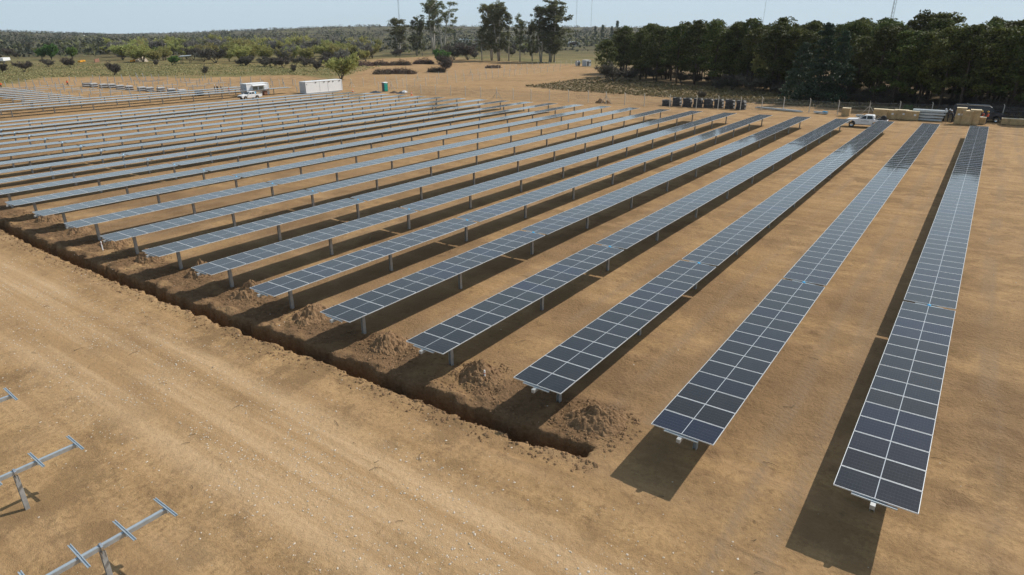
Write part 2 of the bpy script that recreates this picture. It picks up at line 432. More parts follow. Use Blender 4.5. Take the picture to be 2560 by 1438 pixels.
SITE_PX = [(-1500, 420), (-700, 300), (-200, 236), (0, 221), (60, 207), (110, 195), (250, 192), (400, 192), (470, 196), (640, 190), (720, 187), (800, 194), (860, 200), (885, 184),
           (905, 152), (1000, 144), (1110, 141), (1185, 150), (1290, 155), (1390, 161), (1480, 160), (1500, 176), (1490, 196), (1310, 216), (1420, 226), (1700, 243), (1960, 262), (2200, 276), (2560, 296), (3200, 330)]
SITE = [gr(*p) for p in SITE_PX] + [(60, 60), (60, -60), (-260, -60)]
FLOOR_PX = [(1310, 216), (1480, 196), (1492, 186), (1560, 165), (1800, 150), (2700, 150), (3200, 330), (2560, 297), (2200, 277), (1960, 263), (1700, 244), (1420, 227)]
FLOOR = [gr(*p) for p in FLOOR_PX]

def inside(poly, X, Y):
    r = np.zeros(X.shape, bool); n = len(poly)
    for i in range(n):
        x0, y0 = poly[i]; x1, y1 = poly[(i+1) % n]
        if y0 == y1: continue
        c = ((y0 > Y) != (y1 > Y)) & (X < (x1-x0)*(Y-y0)/(y1-y0)+x0); r ^= c
    return r

def far_relief(X, Y):
    """gentle hills beyond the farmland"""
    d = np.hypot(X, Y)
    fh = np.array([_sy, _cy]); rh = np.array([_cy, -_sy])
    a = X*fh[0]+Y*fh[1]; b = X*rh[0]+Y*rh[1]
    u = np.where(a > 1, b/np.maximum(a, 1), 9*np.sign(b))
    px = 1280+FPX*u/math.cos(PITCH)
    amp = np.interp(px, [-3000, -400, 0, 120, 300, 420, 560, 750, 950, 1150, 1500, 2000, 2700, 4000], [16, 16, 15, 11, 3, 6, 15, 25, 31, 30, 25, 22, 20, 20])
    rise = smooth(650, 2500, d)
    return amp*rise*(.8+.4*fbm(X/420, Y/420, 5, 4)) + 5*smooth(300, 900, d)*(fbm(X/130, Y/130, 9, 3)-.5)

def ground_h(X, Y):
    z = zg(X) + far_relief(X, Y)
    near = 1-smooth(60, 140, np.hypot(X+20, Y-30))
    z = z + .05*(fbm(X/1.7, Y/1.7, 2, 4)-.5)*(.4+.6*near) + .10*(fbm(X/9, Y/9, 3, 3)-.5)
    # trench
    yc = np.interp(X, TR[:, 0], TR[:, 1]) + .16*(fbm(X/1.1, X*0+2, 21, 3)-.5)
    wn_ = .25 + .40*(fbm(X/.7, Y*0+.5, 31, 3)-.4)
    wn_ = wn_ + .20*(vnoise(X/.31, Y*0, 33)-.5)
    wf = .34 + .22*(vnoise(X/.37, Y*0, 34)-.5) + .55*(fbm(X/.6, Y*0+7.5, 37, 3)-.4)
    dy = Y-yc
    on = smooth(-8.05, -8.45, X + .25*(fbm(Y/.3, Y*0, 3, 2)-.5))
    inn = smooth(-wn_-.06, -wn_+.06, dy)*(1-smooth(wf-.05, wf+.10, dy))
    z = z - 1.25*inn*on
    # thrown-up rims and rough ground behind the trench
    rim = np.exp(-((dy-wf-.35)/.35)**2)*.16*fbm(X/.5, Y/.5, 41, 3) + np.exp(-((dy+wn_+.22)/.18)**2)*.13*np.clip(fbm(X/.45, Y/.45, 44, 3)-.25, 0, 1)
    z = z + rim*on
    rough = smooth(.3, .7, dy)*(1-smooth(2.6, 3.6, dy))*on
    z = z + rough*.30*(fbm(X/.5, Y/.5, 51, 4)-.42)
    # a wind-formed ridge of blown sand in front of the trench
    rg = Y-(yc-1.35-.1*np.sin(X/3)); z = z + .06*np.exp(-(rg/.09)**2)*smooth(.35, .6, fbm(X/2.2, X*0, 61, 3))*near
    return z, inn*on, rough, dy, on

def axis(segs):
    out = [segs[0][0]]
    for a, b, s in segs:
        n = max(1, int(round((b-a)/s))); out += list(np.linspace(a, b, n+1)[1:])
    return np.array(out)
def geo(a, b, s0, k):
    out = [a]; s = s0; sg = 1 if b > a else -1
    while abs(out[-1]-a) < abs(b-a): out.append(out[-1]+sg*s); s *= k
    return out[1:]
xs = axis([(-140, -62, 1.2), (-62, -40, .16), (-40, -7.2, .095), (-7.2, 12, .2)])
xs = np.array(sorted(geo(-140, -4500, 1.6, 1.05)) + list(xs) + geo(12, 3000, .8, 1.10))
ys = axis([(-8, 2, 1.5), (2, 13.6, .3), (13.6, 16.0, .06), (16.0, 18.6, .11), (18.6, 34, .22), (34, 130, 1.1)])
ys = np.array(sorted(geo(-8, -2000, 3, 1.25)) + list(ys) + geo(130, 4800, 1.4, 1.045))
X, Y = np.meshgrid(xs, ys)
Z, inn, rough, dyT, onT = ground_h(X, Y)
nx, ny = len(xs), len(ys)
V = np.stack([X, Y, Z], -1).reshape(-1, 3)
ii = (np.arange(ny-1)[:, None]*nx + np.arange(nx-1)[None, :]).ravel()
F = np.stack([ii, ii+1, ii+1+nx, ii+nx], -1)
me = bpy.data.meshes.new('ground')
me.vertices.add(len(V)); me.vertices.foreach_set('co', V.ravel())
me.loops.add(F.size); me.loops.foreach_set('vertex_index', F.ravel())
me.polygons.add(len(F)); me.polygons.foreach_set('loop_start', np.arange(len(F))*4)
me.polygons.foreach_set('use_smooth', np.ones(len(F), bool))
me.update(calc_edges=True); me.validate()
wob = 9*(fbm(X/26, Y/26, 71, 4)-.5)*smooth(60, 160, np.hypot(X, Y))
sand = inside(SITE, X+wob, Y+wob*.6); flo = inside(FLOOR, X+wob*.4, Y-wob*.3)
lane = smooth(6.6, 8.2, Y+.8*(fbm(X/5, Y/5, 81, 3)-.5))*(1-smooth(11.2, 12.6, Y+1.2*(fbm(X/4, Y/4, 83, 3)-.5)))*(1-smooth(0, 6, X))
lane = lane*(.35+.65*smooth(.3, .6, fbm(X/7, Y/1.2, 85, 4)+.05))
gravel = np.clip(lane + .25*smooth(.5, .7, fbm(X/3, Y/3, 87, 4))*(Y < 7)*(X < 0), 0, 1)
moist = .55*smooth(.28, .62, fbm(X/3.1, Y/4.2, 93, 4))*smooth(14.5, 16, Y)*(1-smooth(24, 62, Y+8*(fbm(X/9, Y/9, 94, 3)-.5)))*sand
fresh = np.clip(moist + inn*1.2 + rough*smooth(.25, .6, fbm(X/1.1, Y/1.1, 91, 4)) + .8*np.exp(-((dyT-.3)/.35)**2)*onT, 0, 1)
for px_, py_, rr_ in ((1995, 905, .30), (2022, 868, .28), (2010, 888, .22), (2035, 832, .34), (1905, 985, .26), (1690, 905, .4), (1570, 960, .5), (1545, 985, .5), (1640, 880, .3), (2395, 1250, .5), (2440, 1180, .4), (2350, 905, .3), (2380, 800, .35), (1260, 1000, .5), (1830, 1080, .3), (1780, 1130, .35)):
    gx, gy = gr(px_, py_); fresh = np.maximum(fresh, .85*np.exp(-(((X-gx)**2+(Y-gy)**2)/rr_**2)**1.2)*(.6+.5*fbm(X/.3, Y/.3, 99, 3)))
tr = np.zeros_like(X)
for xc, w in ((2.3, .24), (2.65, .1), (4.2, .28), (6.2, .3), (-2.3, .2), (-3.4, .15)):   # wheel tracks beside the last row
    tr = np.maximum(tr, np.exp(-((X-xc-.25*np.sin(Y/9))/w)**2)*smooth(.3, .6, fbm(X/.8, Y/2.5, 95, 3)))
for xr_ in [.5*(row_x(r)+row_x(r+1)) for r in range(1, ROW_N)]:
    for o_ in (-.75, .75):
        tr = np.maximum(tr, .75*np.exp(-((X-xr_-o_)/.22)**2)*smooth(.35, .55, fbm(X/2, Y/5, 97, 3))*(Y > 18))
ripple = np.clip(np.exp(-((Y-13.0)/.8)**2)+np.exp(-((Y-5.6)/1.3)**2), 0, 1)*(1-smooth(40, 70, np.hypot(X, Y)))
def colattr(name, r, g, b):
    a = me.color_attributes.new(name, 'FLOAT_COLOR', 'POINT')
    d = np.ones((X.size, 4), np.float32)
    for k, q in enumerate((r, g, b)): d[:, k] = np.asarray(q, np.float32).ravel()
    a.data.foreach_set('color', d.ravel())
colattr('zone', gravel*sand, ~sand & ~flo, fresh)
colattr('wear', flo, tr*sand, ripple)
me.materials.append(MAT['ground'])
ground = obj('ground', me); ground['kind'] = 'structure'

def gz(x, y):
    z = ground_h(np.array([[float(x)]]), np.array([[float(y)]]))[0]; return float(z[0, 0])

# heaps of dug soil between the row ends
def heap_mesh(seed, n=64):
    a = np.linspace(-1.25, 1.25, n); HX, HY = np.meshgrid(a, a); rr = np.hypot(HX, HY*1.05)
    lump = fbm(HX*2.2+seed*9, HY*2.2, seed, 4)
    z = np.clip(1-rr/(1.0+.35*(lump-.5)), 0, None)**.95
    z = z*(.7+.75*lump) + (.34*(fbm(HX*4+seed, HY*4, seed+4, 4)-.5) + .30*(fbm(HX*11+seed, HY*11, seed+8, 3)-.5))*smooth(1.2, .7, rr) - .16*smooth(.8, 1.2, rr) - .02
    V_ = np.stack([HX, HY, z], -1).reshape(-1, 3)
    i_ = (np.arange(n-1)[:, None]*n+np.arange(n-1)[None, :]).ravel()
    F_ = np.stack([i_, i_+1, i_+1+n, i_+n], -1)
    keep = (np.hypot(V_[F_, 0], V_[F_, 1]).max(1) < 1.22)
    return MB().arrays(V_, F_[keep]).mesh('soil_heap', MAT['soil'], False)
hm = [heap_mesh(i+1) for i in range(4)]
for i, (hx, hy, hr, hh) in enumerate(HEAPS):
    o = obj('soil_heap', hm[i % 4], None, (hx, hy, float(zg(hx))-.01), rnd.uniform(0, 6.28)); o.scale = (hr*1.12, hr*.98, hh*1.15)
    if i == 0: tag(o, 'round brown heap of dug soil beyond the open end of the trench', 'soil heap', 'soil heaps along the trench')
    else: tag(o, 'soil heap between the %s and %s panel row ends from the open edge' % (['second', 'third', 'fourth', 'fifth', 'sixth', 'seventh', 'eighth', 'ninth', 'tenth', 'eleventh', 'twelfth'][i], ['second', 'third', 'fourth', 'fifth', 'sixth', 'seventh', 'eighth', 'ninth', 'tenth', 'eleventh', 'twelfth'][i+1]), 'soil heap', 'soil heaps along the trench')
for px_, py_, s in ((1500, 258, .9), (1518, 259, .6)):
    gx, gy = gr(px_, py_); o = obj('soil_heap', hm[1], None, (gx, gy, float(zg(gx)))); o.scale = (s*1.3, s*1.2, s*.9)
    tag(o, ('larger' if s > .8 else 'smaller')+' dark dirt heap on bare sand in front of the wire fence', 'soil heap')

# stones, clods, twigs: uncountable scatter
def scatter_blobs(name, label, mat, N, fn, smin, smax, seed, cat, flat=.6):
    rs = np.random.RandomState(seed)
    base = np.array([(1, 0, 0), (-1, 0, 0), (0, 1, 0), (0, -1, 0), (0, 0, 1), (0, 0, -1)], float)
    tri = np.array([(0, 2, 4), (2, 1, 4), (1, 3, 4), (3, 0, 4), (2, 0, 5), (1, 2, 5), (3, 1, 5), (0, 3, 5)])
    P = fn(rs, N); N = len(P)
    s = smin+(smax-smin)*rs.rand(N)**3.5
    z = ground_h(P[:, 0], P[:, 1])[0]
    ang = rs.rand(N)*6.28
    vs = base[None]*(.7+.6*rs.rand(N, 6, 1)); vs = vs*s[:, None, None]; vs[:, :, 0] *= 1+.5*rs.rand(N, 1); vs[:, :, 2] *= flat
    c, sn = np.cos(ang)[:, None], np.sin(ang)[:, None]
    xx = vs[:, :, 0]*c-vs[:, :, 1]*sn; yy = vs[:, :, 0]*sn+vs[:, :, 1]*c
    vs = np.stack([xx+P[:, 0:1], yy+P[:, 1:2], vs[:, :, 2]+z[:, None]+s[:, None]*.25], -1).reshape(-1, 3)
    fs = (tri[None]+6*np.arange(N)[:, None, None]).reshape(-1, 3)
    o = MB().arrays(vs, fs).build(name, mat); tag(o, label, cat, kind='stuff'); return o
def f_lane(rs, N):
    x = rs.uniform(-48, 4, N); y = rs.normal(9.6, 2.0, N)
    keep = vnoise(x/2.2, y/1.1, 5) > .38; return np.stack([x, y], -1)[keep]
def f_clod(rs, N):
    x = -7.5-55*rs.rand(N)**1.3; y = np.interp(x, TR[:, 0], TR[:, 1]) + np.where(rs.rand(N) < .3, -.35-.8*rs.rand(N)**2, .35+2.6*rs.rand(N)); return np.stack([x, y], -1)
def f_heapclod(rs, N):
    k = rs.randint(0, len(HEAPS), N); h = np.array(HEAPS)[k]; a = rs.rand(N)*6.28; r = h[:, 2]*(.9+.7*rs.rand(N)**1.5)
    return np.stack([h[:, 0]+r*np.cos(a), h[:, 1]+r*np.sin(a)*.9], -1)
def f_rows(rs, N):
    x = rs.uniform(-45, 7, N); y = 12+50*rs.rand(N)**1.6; keep = vnoise(x/1.3, y/2, 15) > .5; return np.stack([x, y], -1)[keep]
scatter_blobs('pale_stones', 'pale stones strewn over the sandy lane before the trench', MAT['stone'], 14000, f_lane, .006, .036, 3, 'stones', .5)
scatter_blobs('soil_clods', 'brown clods lying along the edges of the trench', MAT['soil'], 8000, f_clod, .012, .075, 4, 'clods')
scatter_blobs('heap_clods', 'brown clods rolled down around the soil heaps', MAT['soil'], 4200, f_heapclod, .012, .07, 5, 'clods')
scatter_blobs('row_stones', 'small stones on the sand between panel rows', MAT['stone'], 900, f_rows, .01, .045, 6, 'stones')
def scatter_sticks(name, label, mat, N, fn, seed, lmin, lmax, w):
    rs = np.random.RandomState(seed); P = fn(rs, N); mb = MB()
    for x, y in P:
        q = rs.normal()*.2; a = rs.rand()*6.28; L = lmin+(lmax-lmin)*rs.rand()**2; z = gz(x, y)+.02
        mb.tube([(x, y, z), (x+.5*L*math.cos(a), y+.5*L*math.sin(a), z+.02), (x+L*math.cos(a+q), y+L*math.sin(a+q), z+.005)], [w, w*.9, w*.4], 4)
    o = mb.build(name, mat); tag(o, label, 'twigs', kind='stuff')
def f_tw(rs, N):
    return np.stack([rs.uniform(-42, 7, N), 5+45*rs.rand(N)**1.5], -1)
scatter_sticks('dead_twigs', 'dark dead twigs scattered on the bare sand', MAT['twig'], 150, f_tw, 8, .08, .6, .009)
scatter_sticks('dry_stalks', 'pale dry stalks scattered on the bare sand', MAT['straw'], 160, f_tw, 9, .08, .4, .007)

# ------------------------------------------------------------------ solar trackers
MW, ML, PITCHM, ZC = 1.96, .992, 1.018, 1.41
def glass_mesh():
    mb = MB(); x, y = MW/2, ML/2
    mb.add([(-x, -y, .030), (x, -y, .030), (x, y, .030), (-x, y, .030), (-x, -y, .022), (x, -y, .022), (x, y, .022), (-x, y, .022)],
           [(0, 1, 2, 3), (7, 6, 5, 4), (0, 4, 5, 1), (1, 5, 6, 2), (2, 6, 7, 3), (3, 7, 4, 0)])
    me_ = mb.mesh('solar_module', MAT['glass_cells']); uvl = me_.uv_layers.new(name='cells')
    for lp in me_.loops:
        v_ = me_.vertices[lp.vertex_index].co; uvl.data[lp.index].uv = (v_.x+x, v_.y+y)
    return me_
def frame_mb(mb, oy=0.0, tilt=0.0, z0=0.0, mi=0):
    t = .012; x, y = MW/2, ML/2
    for c, d in (((-x+t/2, 0), (t, ML)), ((x-t/2, 0), (t, ML)), ((0, -y+t/2), (MW-2*t, t)), ((0, y-t/2), (MW-2*t, t))):
        mb.box((c[0], c[1]+oy, z0+.0165), (d[0], d[1], .033), mi=mi)
    return mb
GLASS = glass_mesh(); FRAME = frame_mb(MB()).mesh('frame', MAT['frame'])
def h_post(hgt):
    mb = MB(); w, d, t = .12, .17, .012
    for sx in (-1, 1): mb.box((sx*(w-t)/2, 0, hgt/2-.2), (t, d, hgt+.4))
    mb.box((0, 0, hgt/2-.2), (w-2*t, t, hgt+.4)); return mb.mesh('post', MAT['post'])
POST = h_post(ZC-.22)
BEAR = MB().box((0, 0, -.16), (.16, .05, .16)).lathe([(.0, -.03), (.105, -.03), (.105, .03), (0, .03)], (0, 0, -.09), 12, 0, 'y').mesh('bearing', MAT['galv'])
def rail_mesh(L=1.07):
    mb = MB()
    for sx in (-1, 1): mb.box((0, sx*.028, -.02), (L, .020, .035))
    mb.box((0, 0, -.033), (L*.98, .036, .01)); return mb.mesh('rail', MAT['rail'])
RAIL = rail_mesh()
DRIVE = MB().lathe([(0, .16), (.05, .15), (.085, .10), (.095, .02), (.095, -.1), (0, -.1)], (0, 0, -.10), 12).mesh('joint_cover', MAT['blue'])
SEG = [15, 28, 27, 13]; GAPS = [.24, .05, .05]
TILT = -.017
def module_positions():
    out = []; joints = []; y = 0
    for k, n_ in enumerate(SEG):
        for i in range(n_): out.append((y+PITCHM*(i+.5), k))
        y += PITCHM*n_
        if k < 3: joints.append(y+GAPS[k]/2); y += GAPS[k]
    return out, joints, y
MODS, JOINTS, ROWLEN = module_positions()
POSTS_Y = [1.55, 8.4, 15.3, 22.2, 29.2, 36.2, 43.0, 49.7, 56.6, 63.5, 70.3, 77.0, 83.2]

def run_mesh(ysl, name='module_run'):
    """far modules of one row, joined: glass and frames"""
    g = MB(); fr = []
    for y in ysl:
        x, h = MW/2, ML/2
        g.add([(-x, y-h, .03), (x, y-h, .03), (x, y+h, .03), (-x, y+h, .03)], [(0, 1, 2, 3)], 0)
    nglass = len(g.v)
    for y in ysl: frame_mb(g, y, mi=1)
    me_ = g.mesh(name, [MAT['glass_cells'], MAT['frame']]); uvl = me_.uv_layers.new(name='cells')
    uvs = np.zeros((len(me_.loops), 2), np.float32)
    for k in range(len(ysl)): uvs[k*4:k*4+4] = [(0, 0), (MW, 0), (MW, ML), (0, ML)]
    uvl.data.foreach_set('uv', uvs.ravel()); return me_

def size_px(x, y, z):
    a = [np.array(proj(x+dx*MW/2, y+dy*ML/2, z)) for dx, dy in ((-1, -1), (1, -1), (1, 1), (-1, 1))]
    ar = .5*abs(np.cross(a[2]-a[0], a[3]-a[1])); on = any(-40 < q[0] < 2600 and -40 < q[1] < 1480 for q in a)
    return math.sqrt(ar), on

def tube_part(name, y0, y1, parent, z=ZC-.10, s=.12):
    return MB().box((0, .5*(y0+y1), z), (s, y1-y0, s)).build(name, MAT['post'], parent)

def tracker(x, y0, label, group, mods, joints, length, posts, minpx=10.5, ymin=None, ymax=None, blue=True):
    z0 = float(zg(x))
    t = thing('solar_tracker_row', label, 'solar panels', (x, y0, z0), 0, group)
    far = []
    for (my, k) in mods:
        if ymin is not None and my < ymin or ymax is not None and my > ymax: continue
        s, on = size_px(x, y0+my, z0+ZC)
        if s >= minpx and on:
            g_ = obj('solar_module', GLASS, t, (0, my, ZC)); g_.rotation_euler = (rnd.gauss(0, .0018), TILT+rnd.gauss(0, .0015), 0)
            obj('frame', FRAME, g_)
        else: far.append(my)
    if far:
        o = obj('module_run', run_mesh(far), t, (0, 0, ZC)); o.rotation_euler = (0, TILT, 0); o['kind'] = 'stuff'
    tube_part('torque_tube', -.22 if ymin is None else ymin-.6, length if ymax is None else ymax+.6, t)
    for py_ in posts:
        if (ymin is not None and py_ < ymin-1) or (ymax is not None and py_ > ymax+1): continue
        p_ = obj('post', POST, t, (0, py_, 0)); obj('bearing', BEAR, p_, (0, 0, ZC))
    ry = [-.035+.02] if ymin is None else [ymin-.5]
    for y in ry + [j+.05 for j in joints[:1]]:
        obj('rail', RAIL, t, (0, y, ZC-.012))
    if blue:
        obj('joint_cover', DRIVE, t, (0, joints[0], ZC))
    return t
ORD = ['first', 'second', 'third', 'fourth', 'fifth', 'sixth', 'seventh', 'eighth', 'ninth', 'tenth', 'eleventh', 'twelfth', 'thirteenth', 'fourteenth', 'fifteenth', 'sixteenth',
       'seventeenth', 'eighteenth', 'nineteenth', 'twentieth', 'twenty-first', 'twenty-second', 'twenty-third', 'twenty-fourth']
for r in range(1, ROW_N+1):
    if r == 1: lb = 'long flat solar panel row at the open edge, farthest from the white containers'
    elif r == ROW_N: lb = 'long flat solar panel row next to the white containers and the parked pickup'
    else: lb = 'long flat solar panel row, %s counted from the open edge opposite the containers' % ORD[r-1]
    tracker(row_x(r), row_y0(r), lb, 'solar panel rows of the finished field', MODS, JOINTS, ROWLEN, POSTS_Y)

# second field, partly built
BX = [-146.2-5.16*j for j in range(12)]
for j in range(3):
    y0 = 20.0; L = (104.5 if j == 0 else 99.5+2.5*j)-y0; n_ = int(L/PITCHM)
    mods = [(PITCHM*(i+.5)+.1*(i//28), 0) for i in range(n_)]
    tracker(BX[j]-.4*j, y0, ['solar panel row of the unfinished field, nearest the sandy lane by the pickup', 'second solar panel row of the unfinished field', 'third solar panel row of the unfinished field, beside the bare posts'][j],
            'solar panel rows of the unfinished field', mods, [26], L, [3+7*i for i in range(int(L/7)+1)], 99, blue=False)
for j in range(3, 12):
    y0 = 51.2 if j < 6 else 34.0; L = 63.2-y0; n_ = int(L/PITCHM)
    tracker(BX[j]-.15*(j-3), y0, 'short solar panel row ending where the bare posts of the unfinished field begin', 'short rows of the unfinished field', [(PITCHM*(i+.5), 0) for i in range(n_)], [5], L, [1.5+7*i for i in range(int(L/7)+1)], 99, blue=False)
# bare posts of the unfinished field
PB = MB(); w_, d_, t_ = .12, .15, .012
for sx in (-1, 1): PB.box((sx*(w_-t_)/2, 0, .6), (t_, d_, 1.8))
PB.box((0, 0, .6), (w_-2*t_, t_, 1.8)).box((0, 0, 1.52), (.22, .12, .12)); PBM = PB.mesh('steel_post', MAT['galv'])
for j in range(3, 19):
    for i in range(10):
        x = -146.2-5.16*j-.15*(j-3); y = 66+6.9*i
        if j > 11: y += 4
        if not (y < 122-1.0*max(0, j-9)) or rnd.random() < .12: continue
        o = obj('steel_post', PBM, None, (x+rnd.uniform(-.1, .1), y+rnd.uniform(-.2, .2), gz(x, y)), rnd.uniform(-.1, .1))
        o.rotation_euler = (rnd.gauss(0, .03), rnd.gauss(0, .03), rnd.uniform(-.1, .1))
        tag(o, 'bare galvanised steel post standing in the unfinished field', 'steel post', 'bare steel posts')
# loose torque tubes lying on the ground there
for i in range(34):
    j = rnd.randint(3, 15); x = -146.2-5.16*j+rnd.uniform(-2, 2); y = rnd.uniform(66, 116)
    o = MB().box((0, 0, .07), (.13, rnd.uniform(5, 7), .13)).box((0, 0, .14), (.05, 4, .012), mi=0).build('steel_tube', MAT['chrome'] if i % 3 == 0 else MAT['rail'], None, loc=(x, y, gz(x, y))); o.rotation_euler = (0, 0, rnd.gauss(0, .06))
    tag(o, 'pale square steel tube lying on the sand between bare posts', 'steel tube', 'loose steel tubes')
# pallets of modules and steel
def pallet_stack(x, y, dark):
    t = thing('pallet_stack', 'low stack of wrapped panel frames with a pale top among the bare posts' if not dark else 'dark blue stack of panels among the bare posts, edge of the stacks', 'pallet stack', (x, y, gz(x, y)), rnd.gauss(0, .05), 'stacks among the bare posts')
    for k in range(4):
        MB().box((0, 0, .12+.27*k), (1.0, 1.9, .17)).build('layer', MAT['navy'] if (k % 2 == 0) else MAT['greyp'], t)
    MB().box((0, 0, 1.07), (.9, 1.7, .05)).build('cover', MAT['white2'] if not dark else MAT['navy'], t)
for k, (px_, py_) in enumerate(((217, 217), (235, 218), (259, 220), (280, 220), (301, 223), (324, 225), (355, 228), (375, 229), (403, 229), (430, 233), (456, 235), (499, 239))):
    x, y = gr(px_, py_); pallet_stack(x, y, k in (0, 11))

# bare trackers in the foreground corner
for k, (bx, ye, dl) in enumerate(((-15.0, 5.42, 'with two full cross rails'), (-20.1, 5.30, ''), (-25.1, 5.25, ''))):
    z0 = float(zg(bx)); L = 16
    t = thing('bare_tracker', ['bare galvanised tube on a post with short cross rails, beside the sandy lane corner', 'second bare galvanised tube with cross rails, between two other bare tubes', 'third bare galvanised tube with a cross rail at its tip, farthest from the camera-side corner'][k] if False else
              ['bare galvanised tracker tube lying nearest the end panel row', 'bare galvanised tracker tube between the other two bare tubes', 'bare galvanised tracker tube farthest from the end panel row'][k], 'steel tracker', (bx, ye, z0), 0, 'bare trackers without panels')
    MB().box((0, -L/2, ZC-.09), (.11, L, .11)).build('torque_tube', MAT['galv'], t)
    MB().box((.0, -L/2, ZC-.033), (.05, L-.02, .008)).build('tube_seam', MAT['rail'], t)
    for i in range(9):
        o = obj('rail', RAIL, t, (0, -.04-1.02*i, ZC+.02)); o.rotation_euler = (0, rnd.gauss(-.02, .05), rnd.gauss(0, .01))
        MB().box((0, 0, -.10), (.17, .05, .16)).build('clamp', MAT['galv'], o)
    for yy in (-1.62, -8.6):
        p_ = obj('post', POST, t, (0, yy, 0)); p_.scale = (.8, .68, 1); obj('bearing', BEAR, p_, (0, 0, ZC))
        MB().lathe([(.115, -.04), (.12, -.04), (.12, .04), (.115, .04)], (0, 0, ZC-.10), 14, 0, 'y').box((.0, .06, ZC-.3), (.14, .012, .2)).box((0, -.06, ZC-.3), (.14, .012, .2)).build('bracket', MAT['chrome'], p_)

# white survey stakes by the trench
for px_, py_, hh in ((1212, 955, .5), (258, 628, .62)):
    x, y = gr(px_, py_); t = thing('survey_stake', 'white wooden survey stake with red tape on the heap near the trench end' if px_ > 1000 else 'white survey stake with red tape beside a trench heap, away from the trench end', 'stake', (x, y, gz(x, y)), .3)
    MB().box((0, 0, hh/2), (.045, .045, hh)).build('stake', MAT['white2'], t); MB().box((0, 0, hh*.72), (.05, .05, .03)).build('tape', MAT['red'], t)
#@@PART2
# ------------------------------------------------------------------ trees and shrubs
def cards(rs, C, Rr, n, size, asp=1.0, shell=.35, upbias=0.0):
    """n leaf-sized faces in each ellipsoid clump"""
    N = len(C)*n; c = np.repeat(C, n, 0); r = np.repeat(Rr, n, 0)
    d = rs.normal(size=(N, 3)); d /= np.linalg.norm(d, axis=1)[:, None]
    rad = (shell+(1-shell)*rs.rand(N)**.6)[:, None]
    p = c+d*rad*r
    a = rs.normal(size=(N, 3)); a[:, 2] += upbias; a /= np.linalg.norm(a, axis=1)[:, None]
    b = np.cross(a, d+.6*rs.normal(size=(N, 3))); b /= np.linalg.norm(b, axis=1)[:, None]+1e-9
    s = size*(.6+.8*rs.rand(N))[:, None]
    v = np.stack([p-a*s*asp-b*s*.5, p+a*s*asp*.2-b*s*.6, p+a*s*asp+b*s*.3, p-a*s*asp*.3+b*s*.7], 1).reshape(-1, 3)
    f = np.arange(N*4).reshape(-1, 4)
    return v, f

def limb(mb, rs, p, d, L, r, n=5, bend=.25, sides=5):
    pts = [Vector(p)]; dd = Vector(d).normalized(); rad = [r]
    for i in range(n):
        dd = (dd+Vector(rs.normal(size=3))*bend*.4+Vector((0, 0, .04))).normalized(); pts.append(pts[-1]+dd*L/n); rad.append(max(.012, r*(1-.75*(i+1)/n)))
    mb.tube(pts, rad, sides, cap=False); return pts

def pine_proto(seed):
    rs = np.random.RandomState(seed); H = 15.0; tb = MB()
    lean = rs.normal(size=2)*.35
    tr_ = [(0, 0, -.3), (lean[0]*.3, lean[1]*.3, 4), (lean[0]*.7, lean[1]*.7, 9), (lean[0], lean[1], 14.2)]
    tb.tube(tr_, [.24, .2, .13, .04], 7)
    C = []; R_ = []; base = .16+.16*rs.rand(); wid = 3.1+.9*rs.rand()
    for k in range(24):
        t = base+(1-base)*((k+rs.rand())/24)**.8; ang = k*2.4+rs.normal()*.5
        prof = math.sin(min(1, ((t-base)/(1-base)*.84+.16))*math.pi)**.65
        rr = wid*prof*(.45+.55*rs.rand()); z = H*t*.95
        lc = np.array([lean[0]*t+rr*math.cos(ang), lean[1]*t+rr*math.sin(ang), z]); lr = .95+.75*rs.rand()
        limb(tb, rs, (lean[0]*t*.9, lean[1]*t*.9, z-rr*.35), (math.cos(ang), math.sin(ang), .35), rr*.95, .05, 3, .2, 4)
        for q_ in range(5):
            d_ = rs.normal(size=3); d_[2] = abs(d_[2])*.8-.1; d_ /= np.linalg.norm(d_); q = (.42+.3*rs.rand())*lr
            C.append(lc+d_*lr*np.array([1, 1, .65])*.8); R_.append((q*1.15, q*1.15, q*.8))
    for k in range(14):   # dead lower snags
        z = 2+5*rs.rand(); ang = rs.rand()*6.28; limb(tb, rs, (0, 0, z), (math.cos(ang), math.sin(ang), -.05), 1+1.6*rs.rand(), .025, 3, .3, 3)
    v, f = cards(rs, np.array(C), np.array(R_), 62, .14, 1.5, .5)
    return tb.mesh('trunk', MAT['bark'], True), MB().arrays(v, f).mesh('crown', MAT['pine']), H

def cedar_proto(seed):
    rs = np.random.RandomState(seed); H = 16.0; tb = MB(); tb.tube([(0, 0, -.3), (0, 0, 8), (.1, 0, 15.7)], [.3, .18, .03], 7)
    C = []; R_ = []
    for k in range(150):
        t = rs.rand()**1.15; ang = rs.rand()*6.28; wid = 4.6*(1-t)**.75*(.8+.35*math.sin(ang*3+seed)) + .25
        rr = wid*(.25+.75*rs.rand()**.45); q = (.55+.5*(1-t))*(.8+.4*rs.rand())
        C.append((rr*math.cos(ang), rr*math.sin(ang), .5+t*15.2-.12*rr)); R_.append((q*1.25, q*1.25, q*.55))
        if k % 4 == 0: limb(tb, rs, (0, 0, .8+t*14.5), (math.cos(ang), math.sin(ang), -.1), rr, .05, 3, .1, 4)
    v, f = cards(rs, np.array(C), np.array(R_), 46, .17, 1.5, .4, -.4)
    return tb.mesh('trunk', MAT['bark'], True), MB().arrays(v, f).mesh('crown', MAT['cedar']), H

